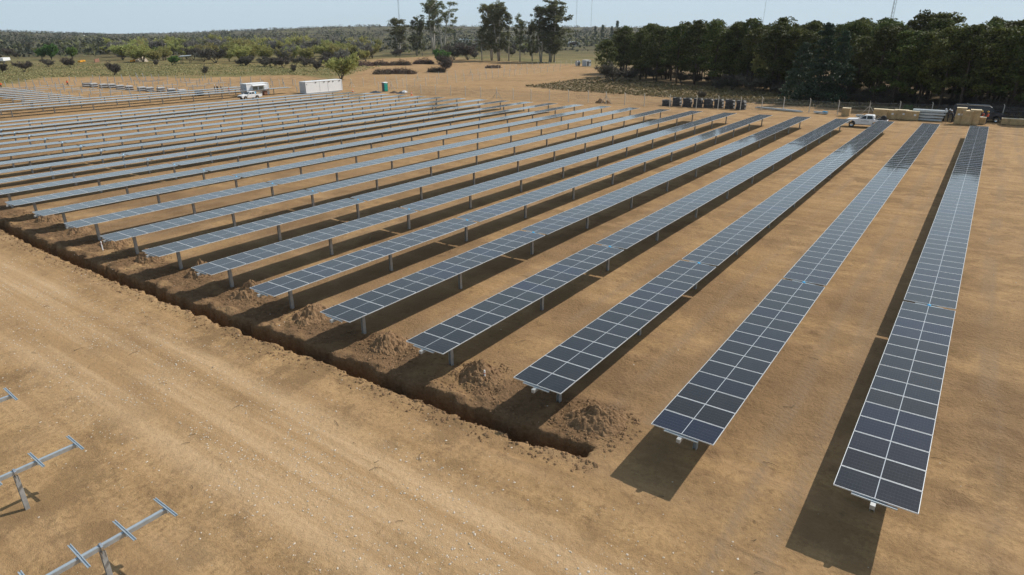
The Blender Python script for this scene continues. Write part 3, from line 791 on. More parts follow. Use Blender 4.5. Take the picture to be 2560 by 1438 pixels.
def euca_proto(seed, sparse=1.0):
    rs = np.random.RandomState(seed); H = 30.0; tb = MB(); C = []; R_ = []
    ns = 2 if sparse < .8 else 1+rs.randint(0, 2)
    for s in range(ns):
        a0 = rs.rand()*6.28; dx = (math.cos(a0)*(1.5 if ns > 1 else .3), math.sin(a0)*(1.5 if ns > 1 else .3))
        stem = [Vector((dx[0]*.1, dx[1]*.1, -.4)), Vector((dx[0]*.6, dx[1]*.6, 8)), Vector((dx[0]*1.1, dx[1]*1.1, 16)), Vector((dx[0]*1.4+rs.normal()*.6, dx[1]*1.4+rs.normal()*.6, 23)), Vector((dx[0]*1.6+rs.normal(), dx[1]*1.6+rs.normal(), 28))]
        tb.tube(stem, [.42, .34, .25, .14, .05], 7)
        for k in range(int(30*max(sparse, .7))):
            t = (.14 if sparse > .8 else .3)+(.84 if sparse > .8 else .68)*rs.rand(); ang = rs.rand()*6.28; z = 28*t
            i = min(3, int(t*4)); base = stem[i].lerp(stem[i+1], t*4-i)
            L = (2.2+4.2*rs.rand())*(1.15-.5*t)
            pts = limb(tb, rs, base, (math.cos(ang), math.sin(ang), .9), L, .09, 4, .3, 5)
            for pnt in (pts[-1], pts[-2], pts[-3]):
                if rs.rand() < .85*sparse+.1:
                    q = .8+.75*rs.rand(); C.append(np.array(pnt)+rs.normal(size=3)*.5); R_.append((q, q, q*.85))
    v, f = cards(rs, np.array(C), np.array(R_), 44, .23, 1.6, .15, -.3)
    return tb.mesh('trunk', MAT['palebark'], True), MB().arrays(v, f).mesh('crown', MAT['euca']), H

def scrub_proto(seed, leaf, dens=1.0, spread=1.0, twig=True, bark='greybark'):
    """vase shaped shrub or small tree of fine branches"""
    rs = np.random.RandomState(seed); H = 5.0; tb = MB(); C = []; tips = []
    for s in range(3+rs.randint(0, 3)):
        ang = rs.rand()*6.28; pts = limb(tb, rs, (0, 0, -.1), (math.cos(ang)*.55*spread, math.sin(ang)*.55*spread, 1), 2.2+.8*rs.rand(), .11, 4, .35, 5)
        for k in range(6):
            b = pts[2+rs.randint(0, 3)]; a2 = ang+rs.normal()*1.1
            p2 = limb(tb, rs, b, (math.cos(a2)*spread, math.sin(a2)*spread, .75), 1.2+1.2*rs.rand(), .045, 3, .4, 4)
            for q in range(4):
                b3 = p2[1+rs.randint(0, 3)]; a3 = a2+rs.normal()*1.2
                p3 = limb(tb, rs, b3, (math.cos(a3), math.sin(a3), .55+.4*rs.rand()), .7+.8*rs.rand(), .02, 2, .4, 3); tips.append(np.array(p3[-1])); tips.append(np.array(p3[-2]))
    tips = np.array(tips)
    mb = MB()
    if twig:
        v, f = cards(rs, tips, np.full((len(tips), 3), .5), int(13*dens), .30, 1.2, .1, .5)
        # thin the faces to twigs
        vv = v.reshape(-1, 4, 3); m = vv.mean(1, keepdims=True); ax = vv[:, 2]-vv[:, 0]; ax /= np.linalg.norm(ax, axis=1)[:, None]
        rel = vv-m; al = (rel*ax[:, None]).sum(-1, keepdims=True)*ax[:, None]; vv = m+al+(rel-al)*.22; v = vv.reshape(-1, 3)
    else:
        v, f = cards(rs, tips, np.full((len(tips), 3), .55), int(11*dens), .16, 1.4, .1, -.2)
    mb.arrays(v, f)
    return tb.mesh('trunk', MAT[bark], True), mb.mesh('crown', leaf), float(tips[:, 2].max()+.3)

def poplar_proto(seed):
    rs = np.random.RandomState(seed); tb = MB(); tb.tube([(0, 0, -.2), (0, 0, 11.5)], [.2, .03], 6); C = []; R_ = []
    for k in range(60):
        t = rs.rand(); a = rs.rand()*6.28; r = 1.0*math.sin(math.pi*min(1, t*.9+.1))*rs.rand()**.5
        C.append((r*math.cos(a), r*math.sin(a), .6+11*t)); R_.append((.5, .5, .8))
    v, f = cards(rs, np.array(C), np.array(R_), 24, .18, 1.2, .3)
    return tb.mesh('trunk', MAT['bark'], True), MB().arrays(v, f).mesh('crown', MAT['cedar']), 12.0

PINES = [pine_proto(100+i) for i in range(6)]; CEDARS = [cedar_proto(40+i) for i in range(2)]
EUCAS = [euca_proto(60+i, 1.0) for i in range(4)] + [euca_proto(77, .62), euca_proto(78, .55)]
SCRUB = [scrub_proto(80+i, MAT['scrub'], 1.3) for i in range(4)]
WILLOW = [scrub_proto(90+i, MAT['willow'], 1.2, .9, False) for i in range(4)]
BRIGHT = [scrub_proto(95+i, MAT['bright'], 2.6, .6, False) for i in range(2)]
SILVER = [scrub_proto(98+i, MAT['silver'], 1.0, .9) for i in range(2)]
CYPRESS = [poplar_proto(5)]

def plant(name, proto, x, y, height, label, cat, group=None, wide=1.0, rz=None):
    tm, cm, H = proto
    t = thing(name, label, cat, (x, y, gz(x, y)-.05), rnd.uniform(0, 6.28) if rz is None else rz, group)
    s = height/H; t.scale = (s*wide, s*wide, s)
    obj('trunk', tm, t); obj('crown', cm, t); return t

def plant_px(name, protos, px, py, ptop, label, cat, group=None, wide=1.0):
    x, y = gr(px, py); h = height_for(x, y, gz(x, y), ptop)
    return plant(name, rnd.choice(protos), x, y, h, label, cat, group, wide)

# pine stand: front edge, then the depth of the wood behind it
PG = 'pines of the dense stand behind the fence'
PL = 'tall dark green pine of the dense stand behind the wire fence'
front = [(1515, 196, 96), (1560, 190, 75), (1600, 200, 72), (1640, 206, 66), (1690, 210, 58), (1735, 212, 48), (1780, 216, 46), (1830, 218, 52), (1875, 224, 66), (1925, 232, 62),
         (2180, 262, 62), (2225, 268, 74), (2290, 270, 72), (2345, 276, 60), (2395, 282, 56), (2455, 284, 66), (2520, 290, 58), (2575, 292, 60), (2640, 298, 50),
         (2130, 250, 88), (2000, 236, 76), (1965, 232, 70)]
for px_, py_, pt_ in front:
    plant_px('pine_tree', PINES, px_, py_, pt_, PL, 'pine tree', PG, rnd.uniform(.95, 1.25))
for k in range(180):
    px_ = rnd.uniform(1495, 2680); e = np.interp(px_, [1490, 1600, 1780, 1950, 2120, 2300, 2600], [196, 198, 214, 232, 250, 270, 292])
    py_ = e-rnd.uniform(3, 26 if px_ < 1900 else 52)
    if px_ < 1620: py_ = max(py_, 182)
    x, y = gr(px_, py_); plant('pine_tree', rnd.choice(PINES), x, y, rnd.uniform(10, 16.5), PL, 'pine tree', PG, rnd.uniform(.8, 1.3))
plant_px('pine_tree', PINES, 1700, 203, 52, 'tallest dark pine, its rounded head standing above the stand', 'pine tree', PG, .9)
plant_px('pine_tree', PINES, 2432, 262, 40, 'pine whose round head rises above the far end of the stand', 'pine tree', PG, .75)
plant_px('cedar_tree', CEDARS, 2040, 258, 50, 'broad blue-green conical cedar reaching to the ground before the pines', 'cedar tree', None, 1.05)
plant_px('cedar_tree', CEDARS[1:], 1990, 252, 100, 'lower blue-green cedar leaning on the taller conical cedar', 'cedar tree', None, 1.2)
plant_px('cedar_tree', CEDARS, 2085, 256, 70, 'slimmer dark cedar behind the broad blue-green cedar', 'cedar tree', None, .9)
plant_px('bare_tree', SILVER, 1915, 222, 122, 'pale grey leafless tree standing out against the dark pines', 'bare tree', None, 1.0)
plant_px('bare_tree', WILLOW, 1930, 226, 128, 'pale sprouting young tree at the edge of the pines', 'young tree', None, .9)
plant_px('bare_tree', SCRUB, 1756, 246, 226, 'small bare shrub on dry ground behind the black coils', 'shrub', None, 1.1)
for px_, py_, pt_ in ((2275, 288, 262), (2390, 292, 262), (2470, 292, 250), (2540, 296, 258), (2610, 300, 250)):
    plant_px('undergrowth_shrub', BRIGHT if px_ == 2275 else SCRUB, px_, py_, pt_, 'low green shrub between the fence and the crates' if px_ == 2275 else 'dark low shrub under the pines behind the truck', 'shrub', 'undergrowth along the pines', 1.4)
for px_, py_, pt_ in tuple((q_, float(np.interp(q_, [1490, 1600, 1780, 1950, 2120, 2300, 2600], [196, 198, 214, 232, 250, 270, 292]))-rnd.uniform(0, 9), float(np.interp(q_, [1490, 1600, 1780, 1950, 2120, 2300, 2600], [196, 198, 214, 232, 250, 270, 292]))-rnd.uniform(24, 44)) for q_ in range(1600, 2600, 34)) + ((1535, 205, 150), (1570, 204, 168), (1830, 226, 180), (1880, 232, 190), (1800, 226, 196), (1950, 240, 206), (2150, 262, 226), (2200, 268, 236)):
    plant_px('undergrowth_shrub', SCRUB, px_, py_, pt_, 'twiggy leafless undergrowth at the foot of the pines', 'shrub', 'undergrowth along the pines', 1.2)

# eucalypts
EG = 'eucalypts beside the track'
for px_, py_, pt_, w, i, lb in ((1000, 140, 46, 1.35, 0, 'broad round-headed dark eucalypt at the end of the brush piles'), (1042, 140, 42, .9, 1, 'slender eucalypt beside the broad round-headed one'),
        (1056, 140, 60, .9, 2, 'short leafy eucalypt between two taller ones'), (1085, 136, -8, 1.2, 4, 'tall sparse eucalypt with forked white trunks'), (1108, 134, 2, 1.05, 5, 'tall thin eucalypt with bright white leaning stems'),
        (1205, 152, 62, .95, 3, 'dark short eucalypt at the near end of the track row'), (1230, 152, 10, 1.0, 0, 'tall eucalypt with olive crown, second in the track row'), (1248, 153, 6, 1.0, 1, 'tall eucalypt with a high open crown above the track'),
        (1272, 153, 28, .8, 2, 'leafy mid-height eucalypt in the middle of the track row'), (1300, 155, 40, .9, 3, 'mid-height eucalypt with pale double trunk by the track'), (1331, 154, 52, .7, 1, 'small dark eucalypt under its taller neighbours'),
        (1352, 156, 16, .85, 0, 'slender eucalypt next to the largest crown'), (1374, 156, 0, 1.35, 1, 'largest eucalypt with full rounded crown and dark trunk'), (1385, 156, 60, 1.2, 2, 'low spreading eucalypt with leaning pale limbs')):
    x, y = gr(px_, py_); h = height_for(x, y, gz(x, y), pt_) if pt_ > -20 else 33
    plant('eucalyptus_tree', EUCAS[i], x, y, h, lb, 'eucalyptus', EG, w*1.45)

# pasture shrubs and trees that can be told apart
for px_, py_, pt_, w, lb in ((287, 188, 151, 1.3, 'dark bare thorn shrub pair on the pasture edge above the sand'), (60, 180, 152, 1.5, 'dark bare thorn shrub alone on the pasture'), (4, 184, 156, 1.2, 'dark bare thorn shrub by the white trailer'),
        (122, 168, 143, 1.6, 'dark bare thorn shrub in front of the green trees'), (176, 170, 143, 1.5, 'dark bare thorn shrub next to the orange machinery'), (512, 188, 160, .8, 'thin bare sapling on the pasture above the panels'),
        (390, 166, 148, .9, 'small bare shrub between gravel heap and round green bush'), (733, 181, 158, 1.1, 'small dark bare tree on the green strip'), (793, 178, 150, 1.1, 'small dark bare tree beside the leafy willow'),
        (1111, 181, 130, 1.3, 'large dark bare tree at the end of the brush piles'), (540, 158, 118, 1.8, 'broad dark leafless tree before the yellow-green line'), (485, 150, 118, 1.4, 'dark leafless tree behind the tin shelter'),
        (1170, 150, 104, 1.5, 'dark rounded bare tree beyond the white-stemmed eucalypts'), (1135, 150, 104, 1.4, 'dark rounded bare tree by the sandy bank')):
    plant_px('thorn_shrub', SCRUB, px_, py_, pt_, lb, 'bare shrub', 'bare shrubs on the pasture', w*.72)
plant_px('willow_tree', WILLOW, 852, 199, 128, 'spreading yellow-green willow standing alone on sand behind the container', 'willow', None, 1.05)
plant_px('round_bush', BRIGHT, 430, 163, 139, 'round dark green bush by the tin shelter', 'bush', None, 1.5)
plant_px('round_bush', BRIGHT, 1105, 160, 122, 'dense dark green bush below the white eucalypt stems', 'bush', None, 1.2)
for px_, py_, pt_ in ((105, 150, 119), (130, 150, 108), (182, 147, 116), (398, 140, 116)):
    plant_px('green_tree', BRIGHT, px_, py_, pt_, 'fresh bright green tree at the edge of the pasture', 'green tree', 'fresh green trees', 1.0)
for k in range(86):
    px_ = rnd.uniform(300, 960); py_ = rnd.uniform(128, 158)
    plant_px('willow_tree', WILLOW if rnd.random() < .7 else SILVER, px_, py_, py_-rnd.uniform(30, 48), 'yellow-green budding tree in the tree belt beyond the pasture', 'budding tree', 'budding trees of the tree belt', rnd.uniform(.8, 1.2))
for k in range(70):
    px_ = rnd.uniform(-60, 1000) if k < 52 else rnd.uniform(1110, 1500); py_ = rnd.uniform(118, 150)
    plant_px('scrub_tree', SCRUB if rnd.random() < .75 else WILLOW, px_, py_, py_-rnd.uniform(12, 26), 'dark leafless scrub tree in the farmland beyond the pasture', 'scrub tree', 'scrub trees of the farmland', rnd.uniform(.9, 1.4))
for k in range(16):
    px_ = rnd.uniform(600, 860); plant_px('thorn_shrub', SCRUB, px_, 166+rnd.uniform(-5, 4), 142+rnd.uniform(-6, 5), 'dark thicket shrub along the pasture edge', 'bare shrub', 'thicket along the pasture', 1.15)
for px_, pt_ in ((1138, 74), (1487, 66), (1505, 62), (1528, 66), (1541, 52)):
    plant_px('cypress_tree', CYPRESS, px_, 108, pt_, 'dark pointed cypress far beyond the eucalypts' if px_ < 1200 else 'dark pointed conifer rising behind the pines', 'cypress', 'far pointed conifers', 1.6)

# far woodland, one mass
def far_wood():
    rs = np.random.RandomState(5); C = []; R_ = []
    for k in range(5200):
        px_ = rs.uniform(-250, 2800); d = 520*(7.5)**rs.rand()
        u = (px_-1280)/FPX*math.cos(PITCH); n_ = math.hypot(1, u)
        x = d*(_sy+u*_cy)/n_; y = d*(_cy-u*_sy)/n_
        if vnoise(np.array(x/170), np.array(y/90), 3) < .36: continue
        q = 3.2+2.6*rs.rand(); C.append((x, y, 0)); R_.append((q*1.5, q*1.5, q))
    C = np.array(C); R_ = np.array(R_); C[:, 2] = ground_h(C[:, 0], C[:, 1])[0]+R_[:, 2]*.55
    v, f = cards(rs, C, R_, 15, 1.5, 1.0, .55)
    o = MB().arrays(v, f).build('far_woodland', MAT['wood_far']); tag(o, 'dark scrub woodland covering the far plain and hills', 'woodland', kind='stuff')
    C2 = []; R2 = []
    for k in range(340):
        px_ = rs.uniform(-250, 2800); d = 480*(3.6)**rs.rand(); u = (px_-1280)/FPX*math.cos(PITCH); n_ = math.hypot(1, u)
        x = d*(_sy+u*_cy)/n_; y = d*(_cy-u*_sy)/n_; q = 3.5+2.5*rs.rand(); C2.append((x, y, 0)); R2.append((q*1.4, q*1.4, q))
    C2 = np.array(C2); R2 = np.array(R2); C2[:, 2] = ground_h(C2[:, 0], C2[:, 1])[0]+R2[:, 2]*.8
    v, f = cards(rs, C2, R2, 26, 1.2, 1.0, .4)
    o = MB().arrays(v, f).build('far_budding_trees', leafmat('far_budding', (.12, .125, .055), (.20, .205, .09), .3, .1)); tag(o, 'pale green budding trees dotted through the far woodland', 'woodland', kind='stuff')
far_wood()

# grass tufts and rough tussocks
def tufts(name, label, mat, poly_px, N, seed, hmin, hmax):
    rs = np.random.RandomState(seed); vs = []; px = rs.uniform(min(p[0] for p in poly_px), max(p[0] for p in poly_px), N*4); py = rs.uniform(min(p[1] for p in poly_px), max(p[1] for p in poly_px), N*4)
    ok = inside(poly_px, px, py); P = np.array([gr(a, b) for a, b in zip(px[ok][:N], py[ok][:N])])
    z = ground_h(P[:, 0], P[:, 1])[0]; C = np.stack([P[:, 0], P[:, 1], z+.12], -1); h = hmin+(hmax-hmin)*rs.rand(len(P))**2
    v, f = cards(rs, C, np.stack([h*1.5, h*1.5, h], -1), 5, .20, 1.2, .2, .4)
    o = MB().arrays(v, f).build(name, mat); tag(o, label, 'grass', kind='stuff')
MAT['drygrass'] = leafmat('dry_grass', (.13, .095, .05), (.30, .225, .12), .2, .1)
MAT['greengrass'] = leafmat('pasture_grass', (.21, .175, .085), (.38, .325, .17), .3, .1)
tufts('dry_tussocks', 'dry brown tussocks on rough ground before the pines', MAT['drygrass'], [(1310, 216), (1490, 194), (1700, 212), (1950, 236), (2180, 262), (2560, 285), (2560, 297), (2200, 277), (1960, 263), (1700, 246), (1420, 228)], 4200, 21, .15, .5)
tufts('pasture_tufts', 'dry olive grass tufts covering the pasture', MAT['greengrass'], [(-40, 214), (110, 194), (400, 190), (640, 188), (860, 190), (960, 165), (400, 160), (-40, 158)], 5200, 22, .15, .45)

# brush piles
def brush(px_, py_, L, hgt, label):
    x, y = gr(px_, py_); rs = np.random.RandomState(int(px_)); mb = MB(); L *= .74; y += rs.normal()*1.5
    N = int(340*L/8)
    for k in range(N):
        a = rs.uniform(-L/2, L/2); w = rs.normal()*1.5; t = (1-(abs(a)/(L/2))**2.5)*(.35+.95*float(vnoise(np.array(a/2.3+px_), np.array(.5), 3))); zz = hgt*max(.15, t)*rs.rand()*(1-min(1, abs(w)/3.0))
        d = Vector(rs.normal(size=3)); d.z *= .45; d.normalize(); ll = .5+1.1*rs.rand(); c = Vector((a, w, zz+.1))
        mb.tube([c-d*ll, c+d*ll*.2+Vector(rs.normal(size=3))*.12, c+d*ll], [.05, .04, .012], 3, cap=False)
    v, f = cards(rs, np.stack([rs.uniform(-L*.45, L*.45, 40), rs.normal(size=40)*.9, rs.rand(40)*hgt*.35], -1), np.full((40, 3), .9), int(3*L), .2, 1.8, .1)
    mb.arrays(v, f)
    o = mb.build('brush_pile', MAT['brush'], None, loc=(x, y, gz(x, y))); o.rotation_euler = (0, 0, -YAW*0+math.atan2(-_sy, _cy)+rs.normal()*.05)
    tag(o, label, 'brush pile', 'brush piles')
for px_, py_, L, hh, lb in ((905, 165, 14, 3.2, 'reddish-brown brush pile at the willow side of the rear line'), (960, 164, 13, 3.0, 'brown brush pile second in the rear line'), (1010, 163, 12, 3.2, 'brown brush pile in the middle of the rear line'),
        (1060, 160, 13, 3.6, 'tall grey-brown brush pile at the bushy end of the rear line'), (945, 186, 9, 1.8, 'low dark brush pile at the sandy end of the front line'), (985, 184, 11, 3.0, 'pointed dark brush pile in the front line'), (1035, 183, 11, 2.5, 'brown brush pile third in the front line'),
        (1080, 181, 9, 2.6, 'brush pile of the front line beside the dark bare tree'), (1225, 171, 8, 1.2, 'low brush pile at the foot of the eucalypt row')):
    brush(px_, py_, L, hh, lb)

# ------------------------------------------------------------------ fences
LAT = None
def lattice_mat():
    m, n, l, p = nmat('chain_link'); g = n.new('ShaderNodeNewGeometry'); s = n.new('ShaderNodeSeparateXYZ'); l.new(g.outputs['Position'], s.inputs[0])
    a = math_(n, l, 'ADD', s.outputs[0], s.outputs[1])
    def ln(q): return math_(n, l, 'LESS_THAN', math_(n, l, 'FRACT', math_(n, l, 'MULTIPLY', q, 9)), .085)
    k = math_(n, l, 'MAXIMUM', ln(math_(n, l, 'ADD', a, s.outputs[2])), ln(math_(n, l, 'SUBTRACT', a, s.outputs[2])))
    l.new(k, p.inputs['Alpha']); p.inputs['Base Color'].default_value = (.17, .17, .17, 1); p.inputs['Roughness'].default_value = .6; return m
LAT = lattice_mat()
def fence(pts, label, brace=(), h=2.1, mesh_=True, spacing=4.6):
    x0, y0 = pts[0]; t = thing('wire_fence', label, 'fence', (x0, y0, gz(x0, y0)))
    z0 = t.location.z; P = []
    for (ax, ay), (bx, by) in zip(pts[:-1], pts[1:]):
        n_ = max(1, int(round(math.hypot(bx-ax, by-ay)/spacing)))
        for i in range(n_): P.append((ax+(bx-ax)*i/n_, ay+(by-ay)*i/n_))
    P.append(pts[-1]); Q = [(x-x0, y-y0, gz(x, y)-z0) for x, y in P]
    pm = MB().box((0, 0, h/2-.15), (.11, .11, h+.3)).box((-.06, .0, h+.12), (.09, .09, .3), 0, 0, 0, -.5).mesh('post', MAT['concrete'])
    for i, q in enumerate(Q):
        o = obj('post', pm, t, q)
        if i in brace:
            for sx in (-1, 1):
                MB().tube([(0, 0, h*.72), (sx*1.25, .15, -.05)], .055, 5).build('brace', MAT['concrete'], o)
    wires = MB()
    for zz in (.15, .75, 1.35, 1.95):
        for a, b in zip(Q[:-1], Q[1:]): wires.tube([(a[0], a[1], a[2]+zz), (b[0], b[1], b[2]+zz)], .006, 3, cap=False)
    wires.build('wire', MAT['galv'], t)
    if mesh_:
        mb = MB()
        for a, b in zip(Q[:-1], Q[1:]): mb.add([(a[0], a[1]+.05, a[2]+.05), (b[0], b[1]+.05, b[2]+.05), (b[0], b[1]+.05, b[2]+1.9), (a[0], a[1]+.05, a[2]+1.9)], [(0, 1, 2, 3)])
        mb.build('netting', LAT, t)
    return t
F1 = [gr(*p) for p in ((1018, 233), (1127, 240), (1283, 249), (1470, 257), (1610, 266), (1740, 271), (1850, 276), (1957, 277), (2022, 281), (2093, 287), (2170, 289))]
F1b = [gr(*p) for p in ((2170, 289), (2245, 291), (2325, 294), (2502, 301), (2620, 306))]
fence(F1, 'wire fence with pale posts between the solar field and the pines', (6, 12))
fence(F1b, 'wire fence with pale posts behind the wooden crates', (0,), mesh_=True)
F2 = [gr(*p) for p in ((947, 227), (979, 225), (1008, 219), (1065, 214), (1119, 209), (1200, 200), (1300, 187), (1400, 178))]
fence(F2, 'pale post fence along the site side of the dirt track', (1,), mesh_=False, spacing=4.2)
F3 = [gr(*p) for p in ((560, 222), (700, 220), (822, 223), (879, 218), (938, 214), (1016, 206), (1097, 198), (1230, 184), (1330, 172), (1440, 162))]
fence(F3, 'thin post fence along the pasture side of the dirt track', (8, 14, 20), mesh_=False, spacing=4.8)

# ------------------------------------------------------------------ vehicles
def arch_profile(L, wb, r, zb, top):
    """lower body outline with wheel arches; x forward"""
    xf, xr = L/2-.92, L/2-.92-wb; out = []
    out += [(-L/2+.05, zb+.12)]
    for xc in (xr, xf):
        for k in range(9):
            a = math.pi-k*math.pi/8; out.append((xc+r*math.cos(a), zb+max(0, r*math.sin(a))))
    out += [(L/2-.12, zb+.05)] + top
    return out
def wheel(t, x, y, r=.37, w=.25):
    o = MB().lathe([(.21, -w/2), (r-.03, -w/2), (r, -w/2+.04), (r, w/2-.04), (r-.03, w/2), (.21, w/2), (.21, -w/2)], (0, 0, 0), 20, 0, 'y').build('wheel', MAT['dark'], t, True, (x, y, r))
    s = 1 if y > 0 else -1
    MB().lathe([(0, s*.06), (.07, s*.09), (.15, s*.07), (.215, s*.11)], (0, 0, 0), 16, 0, 'y').build('rim', MAT['chrome'], o, True)
def pickup(name, label, loc, rz, bar=True, text=True):
    t = thing(name, label, 'pickup', loc, rz, 'white pickups')
    L, wb, hw = 5.3, 3.0, .90; zb = .42
    top = [(L/2, .62), (L/2-.02, .92), (L/2-.28, 1.06), (1.15, 1.16), (.95, 1.18), (-.95, 1.20), (-.98, 1.14), (-L/2+.02, 1.12), (-L/2, .66)]
    prof = arch_profile(L, wb, .47, zb, top)
    tp = lambda z: 1-.06*max(0, (z-.85))-.04*max(0, .6-z)
    b = MB().prism(prof, -hw, hw, 0, 'y', tp).build('body', MAT['white'], t, bevel=.035)
    # load bed hollow is not cut out; a flat dark sheet paints its shade
    MB().box((-1.83, 0, 1.11), (1.48, 1.5, .06)).build('bed_hollow_shade', MAT['dark'], t)
    cab = [(.98, 1.17), (.30, 1.66), (.10, 1.72), (-.78, 1.73), (-.92, 1.66), (-1.00, 1.18)]
    MB().prism(cab, -.80, .80, 0, 'y', lambda z: 1-.26*max(0, z-1.17)).build('cab', MAT['white'], t, bevel=.03)
    for s in (-1, 1):
        yb, yt = s*.805, s*.70
        for nm, q in (('front_window', [(.80, 1.20), (.30, 1.60), (.02, 1.63), (-.02, 1.20)]), ('rear_window', [(-.10, 1.20), (-.08, 1.63), (-.72, 1.63), (-.84, 1.22)])):
            vs = [(x, (s*(.80*(1-.26*max(0, z-1.17))+.006)), z) for x, z in q]; vs2 = [(x, y-s*.02, z) for x, y, z in vs]
            MB().add(vs+vs2, [(0, 1, 2, 3), (7, 6, 5, 4), (0, 4, 5, 1), (1, 5, 6, 2), (2, 6, 7, 3), (3, 7, 4, 0)]).build('side_window', MAT['carglass'], t)
        for xd in (.95, -.05, -.92):
            MB().box((xd, s*(hw-.012), .86), (.012, .02, .56)).build('door_seam', MAT['greyp'], t)
        for xd in (.12, -.78): MB().box((xd, s*(hw+.0), 1.02), (.16, .03, .035)).build('door_handle', MAT['greyp'], t)
        MB().box((.92, s*(hw+.10), 1.20), (.12, .2, .16)).build('mirror', MAT['white'], t, bevel=.02)
        MB().box((L/2-.14, s*.66, .90), (.16, .36, .18), 0).build('headlight', MAT['chrome'], t, bevel=.02)
        MB().box((-L/2+.03, s*.79, .93), (.08, .16, .36)).build('tail_light', MAT['red'], t, bevel=.01)
        for xw in (L/2-.92, L/2-.92-wb): wheel(t, xw, s*.78)
        if text:   # firm's lettering on the doors, too small to read
            mb = MB(); rs = random.Random(4); x = .62
            for k in range(11):
                w = rs.uniform(.05, .09); hgt = .12 if k in (0, 5) else .085
                mb.box((x, s*(hw+.003), .885+hgt/2), (w*.3, .006, hgt)); mb.box((x+s*0-.02, s*(hw+.003), .885+(hgt if k % 2 else .03)), (w*.7, .006, .022)); x -= .098
            mb.box((.10, s*(hw+.003), .80), (1.0, .006, .022)).build('door_lettering', MAT['navy'], t)
            mb = MB(); x = -1.42
            for k in range(6): mb.box((x, s*(hw-.003), 1.0), (.07, .006, .075)); x -= .095
            mb.build('bed_lettering', simple_blue, t)
    MB().add([(.965, -.72, 1.20), (.965, .72, 1.20), (.33, .64, 1.645), (.33, -.64, 1.645), (.945, -.72, 1.185), (.945, .72, 1.185), (.31, .64, 1.63), (.31, -.64, 1.63)], [(0, 1, 2, 3), (7, 6, 5, 4), (0, 4, 5, 1), (1, 5, 6, 2), (2, 6, 7, 3), (3, 7, 4, 0)]).build('windscreen', MAT['carglass'], t).location = (.022, 0, .012)
    MB().box((L/2-.0, 0, .62), (.12, 1.62, .26)).box((L/2-.0, 0, .86), (.06, .9, .16)).build('front_bumper', MAT['dark'] if not text else MAT['greyp'], t, bevel=.03)
    MB().box((-L/2-.03, 0, .55), (.14, 1.6, .16)).build('rear_bumper', MAT['chrome'], t, bevel=.02)
    MB().box((0, 0, .42), (3.9, 1.3, .16)).build('chassis', MAT['dark'], t)
    if bar:
        mb = MB()
        for s in (-1, 1): mb.tube([(-1.12, s*.7, 1.15), (-1.15, s*.64, 1.62), (-1.30, s*.62, 1.60), (-2.1, s*.72, 1.16)], .04, 6)
        mb.tube([(-1.15, -.64, 1.62), (-1.15, .64, 1.62)], .04, 6).build('roll_bar', MAT['dark'], t)
        MB().lathe([(.0, -.14), (.34, -.14), (.40, -.06), (.40, .06), (.34, .14), (0, .14)], (-2.1, .1, 1.36), 16, 0, 'y').box((-1.9, 0, 1.2), (1.0, 1.3, .16)).build('bed_load', MAT['dark'], t)
    else:
        MB().box((-1.18, .35, 1.42), (.3, .5, .5)).build('blue_drum', MAT['blue'], t, bevel=.08); MB().box((-1.9, 0, 1.22), (1.1, 1.2, .22)).build('bed_load', MAT['ply'], t)
    return t
simple_blue = simple('blue_decal', (.03, .10, .35), .4)
x, y = gr(2163, 318); pickup('pickup_truck', 'white double-cab pickup with dark lettering on its door beside the wooden crates', (x, y, gz(x, y)), math.pi+.02, True, True)
x, y = gr(630, 249); pickup('pickup_truck', 'white double-cab pickup with black front bumper parked before the windowed container', (x-.6, y, gz(x, y)), -math.pi/2, False, False)

# dark van with a bonnet behind the crates
xv, yv = gr(2440, 306)
t = thing('dark_van', 'dark blue van with a bright roof edge parked behind the crate stacks', 'van', (xv, yv+1.6, gz(xv, yv)), .04)
bodyp = arch_profile(6.4, 3.7, .5, .45, [(3.2, .7), (3.16, 1.15), (2.9, 1.28), (2.0, 1.42), (1.45, 2.15), (1.2, 2.28), (-3.05, 2.35), (-3.2, 2.2), (-3.2, .7)])
MB().prism(bodyp, -1.0, 1.0, 0, 'y', lambda z: 1-.09*max(0, z-1.2)).build('body', MAT['navy'], t, bevel=.06)
for s in (-1, 1):
    for xa, xb in ((.55, 1.5), (-.75, .4), (-2.6, -.9)):
        zt = 2.08 if xb < 1.4 else 2.0
        vs = [(xb, 0, 1.42), (xb-(.42 if xb > 1.4 else 0), 0, zt), (xa, 0, zt), (xa, 0, 1.42)]
        vs = [(a, s*((1-.09*max(0, c-1.2))+.006), c) for a, _, c in vs]; vs2 = [(a, b-s*.02, c) for a, b, c in vs]
        MB().add(vs+vs2, [(0, 1, 2, 3), (7, 6, 5, 4), (0, 4, 5, 1), (1, 5, 6, 2), (2, 6, 7, 3), (3, 7, 4, 0)]).build('side_window', MAT['carglass'], t)
    MB().box((-.9, s*.88, 2.33), (4.2, .05, .05)).build('roof_rail', MAT['chrome'], t); MB().box((3.1, s*.74, 1.02), (.14, .34, .2)).build('headlight', MAT['chrome'], t, bevel=.02)
    for xw in (2.28, -1.42): wheel(t, xw, s*.88, .38, .24)
    MB().box((1.75, s*1.12, 1.5), (.14, .2, .24)).build('mirror', MAT['navy'], t, bevel=.02)
MB().box((3.22, 0, .62), (.14, 1.8, .3)).build('front_bumper', MAT['dark'], t, bevel=.03)

